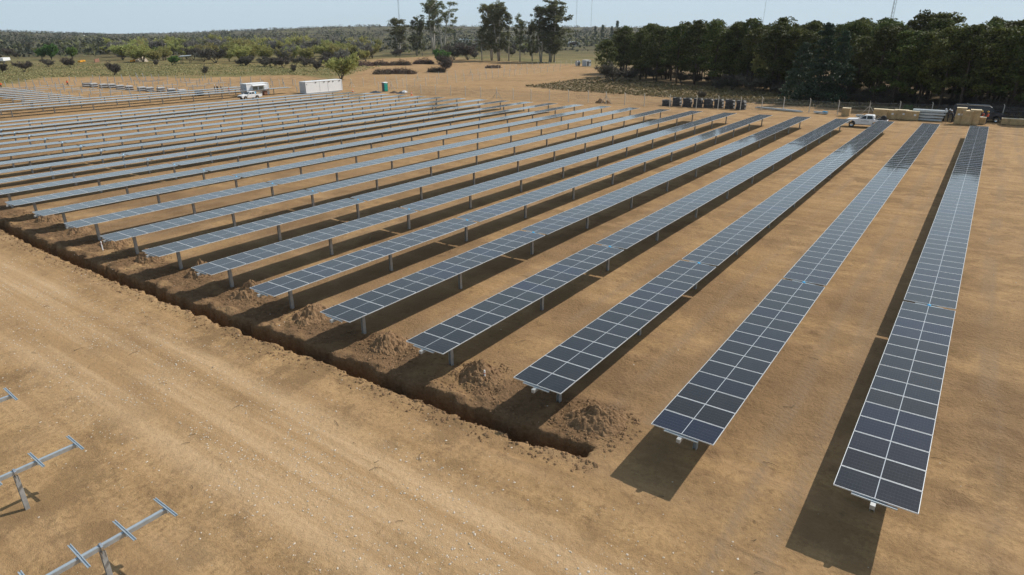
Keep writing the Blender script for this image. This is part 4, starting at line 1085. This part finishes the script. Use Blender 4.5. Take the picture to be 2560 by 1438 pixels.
# ------------------------------------------------------------------ containers, toilet, cones
def container(name, label, loc, L, windows):
    t = thing(name, label, 'container', loc, 0, 'white site containers')
    W, Hh = 2.44, 2.75
    MB().box((0, L/2, Hh/2+.12), (W, L, Hh)).build('shell', MAT['white2'], t)
    for zz in (.17, Hh+.06):
        for sx in (-1, 1): MB().box((sx*(W/2+.0), L/2, zz), (.10, L+.06, .13)).build('edge_rail', MAT['white'], t)
        for yy in (0, L): MB().box((0, yy, zz), (W-.1, .10, .13)).build('edge_rail', MAT['white'], t)
    for sx in (-1, 1):
        for yy in (0, L): MB().box((sx*W/2, yy, Hh/2+.12), (.12, .12, Hh-.12)).build('corner_post', MAT['white'], t)
    MB().box((0, L/2, Hh+.14), (W-.2, L-.2, .05)).build('roof', MAT['white'], t)
    for k in range(9): MB().box((-W/2+.22+.25*k, -.02, Hh/2+.12), (.1, .05, Hh-.3)).build('end_rib', MAT['greyp'], t)
    x = W/2
    if windows:
        for yy in (2.3, 4.0): 
            o = MB().box((x+.012, yy, 1.65), (.04, 1.5, 1.0)).build('window', MAT['white'], t); MB().box((.036, 0, 0), (.02, 1.38, .88)).build('pane', simple_pane, o, loc=(x+.0, yy, 1.65))
        o = MB().box((x+.02, L-.75, 1.3), (.05, 1.0, 2.2)).build('door', MAT['white2'], t)
        for zz in (.6, 1.2, 1.8): MB().box((.0, 0, 0), (.02, .9, .03)).build('door_panel', MAT['greyp'], o, loc=(x+.05, L-.75, zz))
        MB().lathe([(0, .0), (.13, .0), (.13, .012), (0, .012)], (0, 0, 0), 12, 0, 'x').build('sign', MAT['orange'], o, loc=(x+.05, L-.6, 1.35))
        MB().box((x+.35, 3.2, 2.45), (.7, 3.6, .04), 0, 0, 0, .2).build('awning', MAT['white2'], t)
        MB().box((x+.4, 4.6, .55), (.7, .9, .85)).build('brown_box', MAT['brick'], t, bevel=.03)
    else:
        for yy in (L*.37, L*.6): MB().box((x+.012, yy, Hh/2+.12), (.03, .05, Hh-.25)).build('panel_joint', MAT['greyp'], t)
        for yy in (L*.27, L*.50, L*.64, L*.75, L*.93): MB().box((x+.05, yy, Hh-.18), (.12, .34, .16)).build('flood_light', MAT['dark'], t, bevel=.02)
        MB().box((x+.02, .35, Hh-.5), (.06, .16, .3)).build('vent', MAT['greyp'], t)
        MB().box((0, L/2, .06), (W-.3, L-.4, .12)).build('skid', MAT['dark'], t)
    return t
simple_pane = simple('shaded_pane', (.19, .19, .16), .25, 0, .1)
x, y = gr(767, 235); container('site_container', 'long white container with dark flood lights along its upper edge', (x-1.3, y, gz(x, y)), 11.6, False)
x, y = gr(628, 243); container('site_container', 'short white container with two windows and an awning behind the pickup', (x-3.2, y+.4, gz(x, y)), 6.06, True)
x, y = gr(963, 229); t = thing('portable_toilet', 'teal portable toilet with dark sides by the dirt track fence', 'toilet', (x, y, gz(x, y)), -.25)
MB().box((0, 0, 1.1), (1.1, 1.15, 2.15)).build('cabin', MAT['toilet_grey'], t, bevel=.04)
o = MB().box((.57, 0, 1.1), (.05, .96, 2.0)).build('door', MAT['teal'], t, bevel=.02)
for zz in (.55, 1.2, 1.75): MB().box((.60, 0, zz), (.03, .7, .38)).build('door_panel', MAT['teal'], o)
MB().box((.62, .1, 1.95), (.012, .3, .12)).build('sign', MAT['paper'], o); MB().box((.63, -.36, 1.05), (.04, .06, .16)).build('handle', MAT['toilet_grey'], o)
MB().prism([(-.6, 2.17), (.62, 2.17), (.5, 2.32), (-.5, 2.32)], -.6, .6).build('roof', MAT['white2'], t, bevel=.03)
for px_, py_, lb in ((882, 231, 'orange traffic cone behind the last panel row near the long container'), (1029, 239, 'orange traffic cone on sand past the debris beside the toilet')):
    x, y = gr(px_, py_); t = thing('traffic_cone', lb, 'cone', (x, y, gz(x, y))); t.scale = (1.25,)*3
    MB().box((0, 0, .02), (.4, .4, .04)).build('base', MAT['orange'], t); MB().lathe([(.15, .04), (.03, .75), (0, .76)], (0, 0, 0), 14).build('cone_body', MAT['orange'], t, True); MB().lathe([(.108, .32), (.075, .5)], (0, 0, 0), 14).build('reflective_band', MAT['paper'], t)
# debris sheets by the toilet
for px_, py_, s, lb in ((940, 232, 1.6, 'crumpled dark plastic sheeting on the ground before the toilet'), (985, 233, 1.3, 'small heap of dark scrap beside the toilet'), (1002, 234, 1.2, 'dark tarpaulin bundle beyond the toilet'), (1010, 231, 1.0, 'pale sheet lying by the dark scrap')):
    x, y = gr(px_, py_); o = obj('scrap_heap', hm[int(px_) % 4].copy(), None, (x, y, gz(x, y))); o.data.materials[0] = MAT['paper'] if 'pale' in lb else MAT['toilet_grey'] if 'tarp' in lb or 'plastic' in lb else MAT['brush']; o.scale = (s*1.2, s, .45); tag(o, lb, 'scrap')

# ------------------------------------------------------------------ coils, crates, steel
def coil_stack(px_, py_, n_, lb):
    x, y = gr(px_, py_); t = thing('conduit_coil_stack', lb, 'coil stack', (x, y, gz(x, y)), rnd.uniform(0, 3), 'stacks of black conduit coils')
    for k in range(n_):
        mb = MB(); 
        for j in range(3):
            rr = .84-.04*abs(j-1)+rnd.uniform(-.02, .02); zz = .09+.17*j
            mb.lathe([(rr+.085*math.cos(a), zz+.085*math.sin(a)) for a in np.linspace(0, 2*math.pi, 7)], (0, 0, 0), 24)
            mb.lathe([(rr-.18+.085*math.cos(a), zz+.085*math.sin(a)) for a in np.linspace(0, 2*math.pi, 7)], (0, 0, 0), 24)
        o = mb.build('coil', MAT['dark'], t, True, (rnd.uniform(-.07, .07), rnd.uniform(-.07, .07), .52*k)); o.rotation_euler = (rnd.gauss(0, .025), rnd.gauss(0, .025), 0)
        MB().box((.86, 0, .28), (.14, .18, .05)).build('strap', MAT['paper'], o)
for k, (px_, py_, n_) in enumerate(((1666, 264, 2), (1692, 265, 3), (1718, 267, 3), (1744, 268, 3), (1770, 269, 3), (1796, 270, 3), (1824, 272, 3), (1851, 274, 3))):
    coil_stack(px_, py_, n_, 'lower stack of black conduit coils at the end of the line' if k == 0 else 'black conduit coils stacked three high in a line before the fence')

def crate(x, y, w, d, h, lb, rz=0.0, labels=1, z=0.0):
    t = thing('wooden_crate', lb, 'crate', (x, y, gz(x, y)+z), rz, 'wooden crates')
    for k in range(4):
        hh = (h-.14)/4
        for s in (-1, 1):
            MB().box((0, s*(d/2-.015), .14+hh*(k+.5)), (w, .03, hh-.018)).build('plank', MAT['ply'], t)
            MB().box((s*(w/2-.015), 0, .14+hh*(k+.5)), (.03, d-.06, hh-.018)).build('plank', MAT['ply'], t)
    for s in (-1, 0, 1): MB().box((s*(w/2-.08), -d/2-.02, h/2+.07), (.10, .035, h-.14)).build('batten', MAT['ply'], t)
    MB().box((0, 0, h+.015), (w+.04, d+.04, .03)).build('lid', MAT['ply2'], t); MB().box((0, 0, h/2), (w-.1, d-.1, h-.1)).build('lining', MAT['ply'], t)
    for s in (-1, 0, 1): MB().box((s*(w/2-.1), 0, .06), (.12, d-.05, .12)).build('skid', MAT['ply'], t)
    for k in range(labels): MB().box((w*.22-.45*k, -d/2-.022, h*.62), (.3, .008, .26)).build('label', MAT['paper'], t)
    return t
def cpx(px_, py_): return gr(px_, py_)
CR = [(2112, 291, 1.15, 1.1, 1.25, 'single pale wooden crate standing apart before the wire fence', 0), (2196, 299, 1.82, 1.1, 1.5, 'wooden crate beside the pickup bed, first of the long line', 0), (2221, 299, 1.80, 1.1, 1.38, 'wooden crate with a white label, second of the long line', 1),
      (2248, 300, 1.84, 1.1, 1.42, 'wooden crate with a white label, third of the long line', 1), (2276, 302, 1.80, 1.1, 1.36, 'wooden crate with a white label next to the steel stack', 1), (2345, 303, 1.2, 1.1, 1.0, 'wooden crate half hidden behind the men in dark clothes', 0),
      (2395, 311.5, 1.16, 1.1, 2.3, 'tall wooden crate with white labels at the men’s side of the close cluster', 2), (2412.5, 313, 1.22, 1.1, 1.95, 'tall wooden crate in the middle of the close cluster', 0), (2431, 313.5, 1.25, 1.1, 2.1, 'tall pale wooden crate in the close cluster before the van', 0), (2449, 312, 1.18, 1.1, 1.0, 'low wooden crate with papers on top in front of the van', 0),
      (2517, 312.5, 1.48, 1.0, .85, 'low open-topped wooden crate past the van, first of three', 0), (2540, 314, 1.48, 1.0, .85, 'low wooden crate past the van, second of three', 0), (2562, 315, 1.48, 1.0, .85, 'low wooden crate past the van, last of three', 0)]
for px_, py_, w, d, h, lb, nl in CR:
    x, y = gr(px_, py_); crate(x, y+d/2, w*1.02, d, h, lb.replace('’', "'"), rnd.gauss(0, .03), nl)
x, y = gr(2447, 312); o = MB().box((0, 0, .02), (.5, .4, .04), .2).box((.35, .1, .03), (.3, .3, .05), .6).box((-.2, .1, .06), (.25, .2, .1), 1).build('paper_bundle', MAT['paper'], None, loc=(x-.2, y+.5, gz(x, y)+1.04)); tag(o, 'white papers and cloth lying on the low crate', 'papers')
# steel profile stack
x, y = gr(2318, 303); t = thing('steel_stack', 'stack of long grey steel profiles beside the wooden crates', 'steel stack', (x, y+.7, gz(x, y)))
for k in range(4):
    for j in range(5):
        MB().box((rnd.uniform(-.1, .1), -.52+.26*j, .20+.42*k), (4.4-.25*(3-k), .22, .26)).build('profile', MAT['rail'], t, bevel=.01)
    for xx in (-1.4, 1.4): MB().box((xx, 0, .03+.42*k if k else .04), (.1, 1.3, .08)).build('spacer', MAT['ply'], t)
MB().box((-1.75, -.68, .35), (.25, .02, .3)).build('wrap', MAT['paper'], t)
def steel_bundle(px0, px1, py_, lb, blue=False):
    a, b = gr(px0, py_[0]), gr(px1, py_[1]); L = math.hypot(b[0]-a[0], b[1]-a[1]); t = thing('steel_bundle', lb, 'steel bundle', (.5*(a[0]+b[0]), .5*(a[1]+b[1]), gz(*a)), math.atan2(b[1]-a[1], b[0]-a[0]))
    for j in range(4):
        for k in range(2): MB().box((rnd.uniform(-.3, .3), -.27+.18*j, .2+.14*k), (L*(1-.1*k), .15, .11)).build('profile', MAT['rail'], t)
    for xx in (-L*.3, L*.3): MB().box((xx, 0, .07), (.12, .9, .12)).build('spacer', MAT['ply'], t)
    if blue: MB().box((L*.3, 0, .48), (.7, .5, .1)).build('blue_wrap', MAT['blue'], t)
steel_bundle(1890, 2002, (272, 281), 'long low bundle of steel profiles in front of the wire fence')
steel_bundle(2037, 2068, (284, 287), 'short steel bundle with a blue wrap before the wire fence', True)
steel_bundle(2143, 2158, (293, 294), 'small steel bundle behind the pickup bonnet')

# ------------------------------------------------------------------ people
def person(px_, py_, lb, top, legs, helmet, rz, pose='stand', vest=None, group=None):
    x, y = gr(px_, py_); t = thing('person', lb, 'person', (x, y, gz(x, y)), rz, group)
    J = {'pel': (0, 0, .95), 'wai': (0, 0, 1.1), 'che': (.02, 0, 1.34), 'nek': (.03, 0, 1.50), 'hd0': (.04, 0, 1.58), 'hd1': (.06, 0, 1.74)}
    lean = .22 if pose == 'bend' else 0
    for k in ('che', 'nek', 'hd0', 'hd1', 'wai'):
        v_ = J[k]; J[k] = (v_[0]+lean*(v_[2]-.95)*1.6, v_[1], v_[2]-lean*(v_[2]-.95)*.35)
    E_ = [('pel', 'wai'), ('wai', 'che'), ('che', 'nek'), ('nek', 'hd0'), ('hd0', 'hd1')]
    R_ = {'pel': (.155, .12), 'wai': (.14, .11), 'che': (.175, .12), 'nek': (.06, .06), 'hd0': (.08, .075), 'hd1': (.075, .075)}
    cx, cz = J['che'][0], J['che'][2]
    for s, sd in ((-1, 'l'), (1, 'r')):
        st = .10 if pose == 'walk' else 0
        J['hip'+sd] = (0, s*.10, .90); J['kne'+sd] = (.04+s*st, s*.12, .50); J['ank'+sd] = (s*st*1.4, s*.13, .09); J['toe'+sd] = (.16+s*st*1.4, s*.15, .045)
        J['sho'+sd] = (cx, s*.20, cz+.06)
        if pose in ('reach', 'bend'): J['elb'+sd] = (cx+.16, s*.27, cz-.14); J['wri'+sd] = (cx+.40, s*.20, cz-.10); hd = (1, -.1*s, 0)
        else: J['elb'+sd] = (cx+.02, s*.27, cz-.22); J['wri'+sd] = (cx+.10, s*.27, cz-.46); hd = (.25, 0, -1)
        R_.update({'hip'+sd: (.09, .09), 'kne'+sd: (.062, .062), 'ank'+sd: (.05, .05), 'toe'+sd: (.045, .035), 'sho'+sd: (.07, .07), 'elb'+sd: (.05, .05), 'wri'+sd: (.032, .03)})
        E_ += [('pel', 'hip'+sd), ('hip'+sd, 'kne'+sd), ('kne'+sd, 'ank'+sd), ('ank'+sd, 'toe'+sd), ('che', 'sho'+sd), ('sho'+sd, 'elb'+sd), ('elb'+sd, 'wri'+sd)]
        w = Vector(J['wri'+sd]); d = Vector(hd).normalized(); sidev = Vector((0, 1, 0))
        J['plm'+sd] = tuple(w+d*.07); R_['plm'+sd] = (.036, .022); E_.append(('wri'+sd, 'plm'+sd))
        for k, (o_, l_) in enumerate(((-.03, .07), (-.01, .085), (.01, .08), (.03, .065))):
            a = 'f%d%s' % (k, sd); J[a] = tuple(w+d*(.09+l_*.6)+sidev*o_); J[a+'t'] = tuple(w+d*(.09+l_)+sidev*o_+Vector((.01, 0, -.02))); R_[a] = R_[a+'t'] = (.009, .009); E_ += [('plm'+sd, a), (a, a+'t')]
        a = 'th'+sd; J[a] = tuple(w+d*.05-sidev*s*.05); J[a+'t'] = tuple(w+d*.10-sidev*s*.055); R_[a] = R_[a+'t'] = (.011, .011); E_ += [('plm'+sd, a), (a, a+'t')]
    ks = list(J); me_ = bpy.data.meshes.new('body'); me_.from_pydata([J[k] for k in ks], [(ks.index(a), ks.index(b)) for a, b in E_], [])
    for m_ in (legs, top, MAT['skin']): me_.materials.append(m_)
    b = obj('body', me_, t); sk = b.modifiers.new('skin', 'SKIN'); sk.use_smooth_shade = True
    layer = me_.skin_vertices[0] if me_.skin_vertices else None
    if layer is None:
        import bmesh; bm = bmesh.new(); bm.from_mesh(me_); bm.verts.layers.skin.verify(); bm.to_mesh(me_); bm.free(); layer = me_.skin_vertices[0]
    for i, k in enumerate(ks): layer.data[i].radius = R_[k]
    layer.data[0].use_root = True
    sub = b.modifiers.new('sub', 'SUBSURF'); sub.levels = 1; sub.render_levels = 1
    dg = bpy.context.evaluated_depsgraph_get(); ev = b.evaluated_get(dg); m2 = bpy.data.meshes.new_from_object(ev)
    b.modifiers.clear(); b.data = m2
    m2.materials.clear()
    for m_ in (legs, top, MAT['skin']): m2.materials.append(m_)
    hz = J['nek'][2]; wr = [Vector(J['wril']), Vector(J['wrir'])]
    for p_ in m2.polygons:
        c = p_.center; p_.material_index = 2 if c.z > hz+.02 or min((c-w).length for w in wr) < .13 and (c-wr[0]).length*0+max(0, c.x-wr[0].x+.02) > 0 else (1 if c.z > .97 or abs(c.y) > .22 else 0)
        p_.use_smooth = True
    hp = Vector(J['hd1'])
    h = MB().lathe([(.135, -.01), (.155, .0), (.118, .015), (.112, .06), (.08, .11), (0, .13)], (0, 0, 0), 14).box((.14, 0, .0), (.10, .16, .014)).build('helmet', MAT['yhelm'] if helmet == 'y' else MAT['whelm'] if helmet == 'w' else MAT['hair'], t, True, hp+Vector((0, 0, -.0)))
    MB().box((.082, 0, -.07), (.03, .025, .045)).box((.075, -.032, -.045), (.012, .02, .012)).box((.075, .032, -.045), (.012, .02, .012)).box((.072, 0, -.115), (.012, .05, .01)).build('face', MAT['skin'], t, loc=hp)
    if vest: MB().lathe([(.185, -.24), (.205, 0), (.20, .10), (.12, .16)], (0, 0, 0), 14).build('vest', vest, t, True, (J['che'][0], 0, J['che'][2]-.03)).scale = (.78, 1.12, 1)
    return t
N_, G_ = MAT['navycloth'], MAT['greycloth']
CW = 'workers by the crates'
person(2357, 304, 'person in dark work clothes at the end of the steel stack', N_, N_, 'w', .3, 'reach', None, CW)
person(2367, 304.5, 'person in dark work clothes and white helmet reaching towards a crate', N_, N_, 'w', 0, 'reach', None, CW)
person(2379, 307, 'person in dark work clothes and white helmet bending at the crates', N_, N_, 'w', 2.8, 'bend', None, CW)
person(2387, 309, 'person in grey shirt and white helmet beside the tall crates', G_, N_, 'w', 2.6, 'stand', None, CW)
person(2414, 306, 'person in yellow helmet hidden behind the tall crates', N_, N_, 'y', 1.6, 'stand', None, CW)
person(2455, 309, 'person in red vest and yellow helmet leaning over the low crate', N_, N_, 'y', 3.0, 'bend', MAT['vest'], CW)
person(2464, 311, 'person in red vest and yellow helmet standing at the end of the low crate', N_, N_, 'y', 2.9, 'reach', MAT['vest'], CW)
person(605, 239, 'person in orange top walking beside the windowed container', MAT['vest'], N_, 'n', -1.2, 'walk', None, 'workers in the unfinished field')
person(574, 237, 'person in bright orange vest among the unfinished panel rows', MAT['orange'], G_, 'y', 2.2, 'walk', MAT['orange'], 'workers in the unfinished field')
person(554, 231, 'person in dark clothes and yellow helmet behind the unfinished rows', N_, N_, 'y', 1, 'stand', None, 'workers in the unfinished field')
for px_ in (538, 545): person(px_, 231, 'person in dark clothes standing in the pair behind the unfinished rows', N_, N_, 'w', px_ % 3, 'stand', None, 'workers in the unfinished field')
person(170, 216, 'person in red vest and yellow helmet walking alone between bare posts', MAT['vest'], N_, 'y', .4, 'walk', MAT['vest'], 'workers in the unfinished field')
person(4, 222, 'person in orange vest and yellow helmet at the short panel rows', MAT['orange'], N_, 'y', .4, 'bend', MAT['orange'], 'workers in the unfinished field')

# ------------------------------------------------------------------ far yard, houses, masts
def house(px_, py_, w, d, h, wall, roof, lb, pitched=True, rz=None):
    x, y = gr(px_, py_); t = thing('house', lb, 'house', (x, y, gz(x, y)), rz if rz is not None else -YAW*0-.6, 'far houses')
    MB().box((0, 0, h/2), (w, d, h)).build('wall', wall, t)
    if pitched: MB().prism([(-d/2-.3, h), (d/2+.3, h), (0, h+1.3)], -w/2-.3, w/2+.3, 0, 'x').build('roof', roof, t)
    else: MB().box((0, 0, h+.08), (w+.5, d+.5, .16)).build('roof', roof, t)
    for k in range(2): 
        o = MB().box((-w*.25+w*.5*k, -d/2-.02, h*.55), (1.1, .06, 1.0)).build('window', MAT['white2'], t); MB().box((-w*.25+w*.5*k, -d/2-.055, h*.55), (.95, .02, .85)).build('pane', MAT['carglass'], o)
    MB().box((0, -d/2-.03, 1.0), (.9, .06, 2.0)).build('door', MAT['brick'], t)
for a in ((209, 97, 10, 6, 3, MAT['plaster'], MAT['rooftin'], 'small pale house alone in the far woodland', False), (880, 113, 26, 8, 3.2, MAT['brick'], MAT['rooftin'], 'long low building with pale roof behind the tree belt', False), (905, 110, 12, 8, 3.2, MAT['plaster'], MAT['rooftile'], 'low house with tiled roof behind the tree belt'),
          (1160, 112, 16, 8, 3.4, MAT['plaster'], MAT['rooftin'], 'white house below the dark pointed cypress'), (1180, 112, 20, 7, 3, MAT['brick'], MAT['rooftin'], 'long house beside the white one below the cypress', False), (1360, 116, 14, 8, 3.4, MAT['plaster'], MAT['rooftin'], 'pale house glimpsed behind the largest eucalypt'), (1432, 118, 14, 8, 3.4, MAT['plaster'], MAT['rooftin'], 'pale roofed house behind the grey trees by the pines')):
    house(*a)
x, y = gr(466, 158); t = thing('tin_shelter', 'open shelter with pale tin roof beyond the pasture', 'shelter', (x, y, gz(x, y)), -.6)
MB().box((0, 0, 3.4), (11, 5, .12), 0, 0, .06).build('roof', MAT['rooftin'], t)
for sx in (-5, 0, 5):
    for sy in (-2, 2): MB().box((sx, sy, 1.65), (.18, .18, 3.3)).build('post', MAT['greybark'], t)
x, y = gr(12, 157); t = thing('flat_trailer', 'long white trailer parked at the pasture edge', 'trailer', (x, y, gz(x, y)), -.58)
MB().box((0, 0, 1.6), (11, 2.5, 1.4)).build('box', MAT['white2'], t, bevel=.04); MB().box((0, 0, .8), (10.5, 1.2, .22)).build('chassis', MAT['dark'], t)
for xx in (3.2, 4.4): 
    for s in (-1, 1): wheel(t, xx, s*1.05, .48, .28)
for px_, w, c, lb in ((206, 7, 'oyellow', 'orange machinery parts lying beyond the pasture shrubs'), (331, 6, 'oyellow', 'orange machinery parts behind the gravel heap')):
    x, y = gr(px_, 156); t = thing('machine_part', lb, 'machinery', (x, y, gz(x, y)), -.6)
    for k in range(4): MB().box((-w/2+w*k/3, rnd.uniform(-.4, .4), .5+rnd.uniform(0, .3)), (w/4.2, 1.2, .8), rnd.uniform(-.3, .3)).build('part', MAT[c], t, bevel=.05)
    MB().box((0, 0, .12), (w, 1.4, .2)).build('skid', MAT['dark'], t)
x, y = gr(243, 156); t = thing('brick_wall', 'low dark brick wall of a ruined shed beyond the pasture', 'wall', (x, y, gz(x, y)), -.6)
for k in range(6): MB().box((-4.2+1.66*k, 0, .85), (1.6, .25, 1.7-.12*(k % 3))).build('wall_panel', MAT['brick'], t)
x, y = gr(350, 154); o = obj('gravel_heap', hm[2].copy(), None, (x, y, gz(x, y)), .3); o.data.materials[0] = MAT['stone']; o.scale = (5.5, 3, 3.2); tag(o, 'pale gravel heap beyond the pasture', 'gravel heap')
# small white kiosk and cable drum by the track at the pines
x, y = gr(1466, 166); t = thing('site_cabin', 'small white cabin at the end of the dirt track by the pines', 'cabin', (x, y, gz(x, y)), -.5)
MB().box((0, 0, 1.3), (3.6, 2.4, 2.5)).build('wall', MAT['greyp'], t, bevel=.05); MB().box((1.82, 0, 1.3), (.06, 2.3, 2.4)).build('end_wall', MAT['white'], t); MB().box((1.87, -.4, 1.15), (.05, .8, 1.9)).build('door', MAT['dark'], t); MB().box((1.87, .65, 1.6), (.05, .6, .6)).build('window', MAT['carglass'], t); MB().box((0, 0, 2.6), (3.8, 2.6, .12)).build('roof', MAT['white'], t)
x, y = gr(1444, 166); t = thing('cable_drum', 'grey cable drum standing beside the small white cabin', 'drum', (x, y, gz(x, y)), -.5)
for s in (-1, 1): MB().lathe([(0, s*.5), (1.25, s*.5), (1.25, s*.6), (0, s*.6)], (0, 0, 1.25), 20, 0, 'y').build('flange', MAT['galv'], t)
MB().lathe([(.8, -.5), (.8, .5)], (0, 0, 1.25), 20, 0, 'y').build('cable', MAT['toilet_grey'], t, True)

def mast(px_, d, hgt, w, lb):
    u = (px_-1280)/FPX*math.cos(PITCH); n_ = math.hypot(1, u); x = d*(_sy+u*_cy)/n_; y = d*(_cy-u*_sy)/n_
    t = thing('radio_mast', lb, 'mast', (x, y, gz(x, y)), .4, 'far radio masts')
    for k in range(3):
        a = k*2.094; MB().tube([(w*math.cos(a), w*math.sin(a), 0), (w*.85*math.cos(a), w*.85*math.sin(a), hgt)], .05+w*.06, 4).build('leg', MAT['galv'], t)
    mb = MB(); n = int(hgt/(w*2.6))
    for i in range(n):
        for k in range(3):
            a, b = k*2.094, (k+1)*2.094; z0, z1 = hgt*i/n, hgt*(i+1)/n
            mb.tube([(w*math.cos(a), w*math.sin(a), z0), (w*math.cos(b), w*math.sin(b), z1)], .03+w*.03, 3, cap=False)
    mb.build('bracing', MAT['galv'], t)
    for zf in (.62, .7, .8, .88):
        MB().box((w*1.2, 0, hgt*zf), (.4+w*.3, .35+w*.3, 1.6+w)).build('antenna', MAT['white2'], t)
mast(1001, 900, 82, .75, 'thin antenna mast rising behind the broad dark eucalypt'); mast(1441, 1300, 120, .55, 'very tall thin guyed mast beyond the largest eucalypt'); mast(1478, 1500, 78, .5, 'thin mast beside the very tall guyed mast')
mast(2224, 420, 62, .8, 'lattice antenna mast rising behind the pines'); mast(1906, 1600, 66, .45, 'faint thin mast far behind the pines')

# ------------------------------------------------------------------ air
hz = MB().box((.5*(xs[0]+xs[-1]), .5*(ys[0]+ys[-1]), 62), (xs[-1]-xs[0]+40, ys[-1]-ys[0]+40, 140)).build('haze', None); hz['kind'] = 'stuff'; hz['label'] = 'thin pale haze over the plain'; hz['category'] = 'haze'
hm_, hn, hl, hp_ = nmat('haze_air'); hn.remove(hp_)
pv = hn.new('ShaderNodeVolumePrincipled'); pv.inputs['Color'].default_value = (.90, .95, 1, 1); pv.inputs['Density'].default_value = .00007; pv.inputs['Anisotropy'].default_value = .2
hl.new(pv.outputs[0], hn['Material Output'].inputs['Volume']); hz.data.materials.clear(); hz.data.materials.append(hm_)
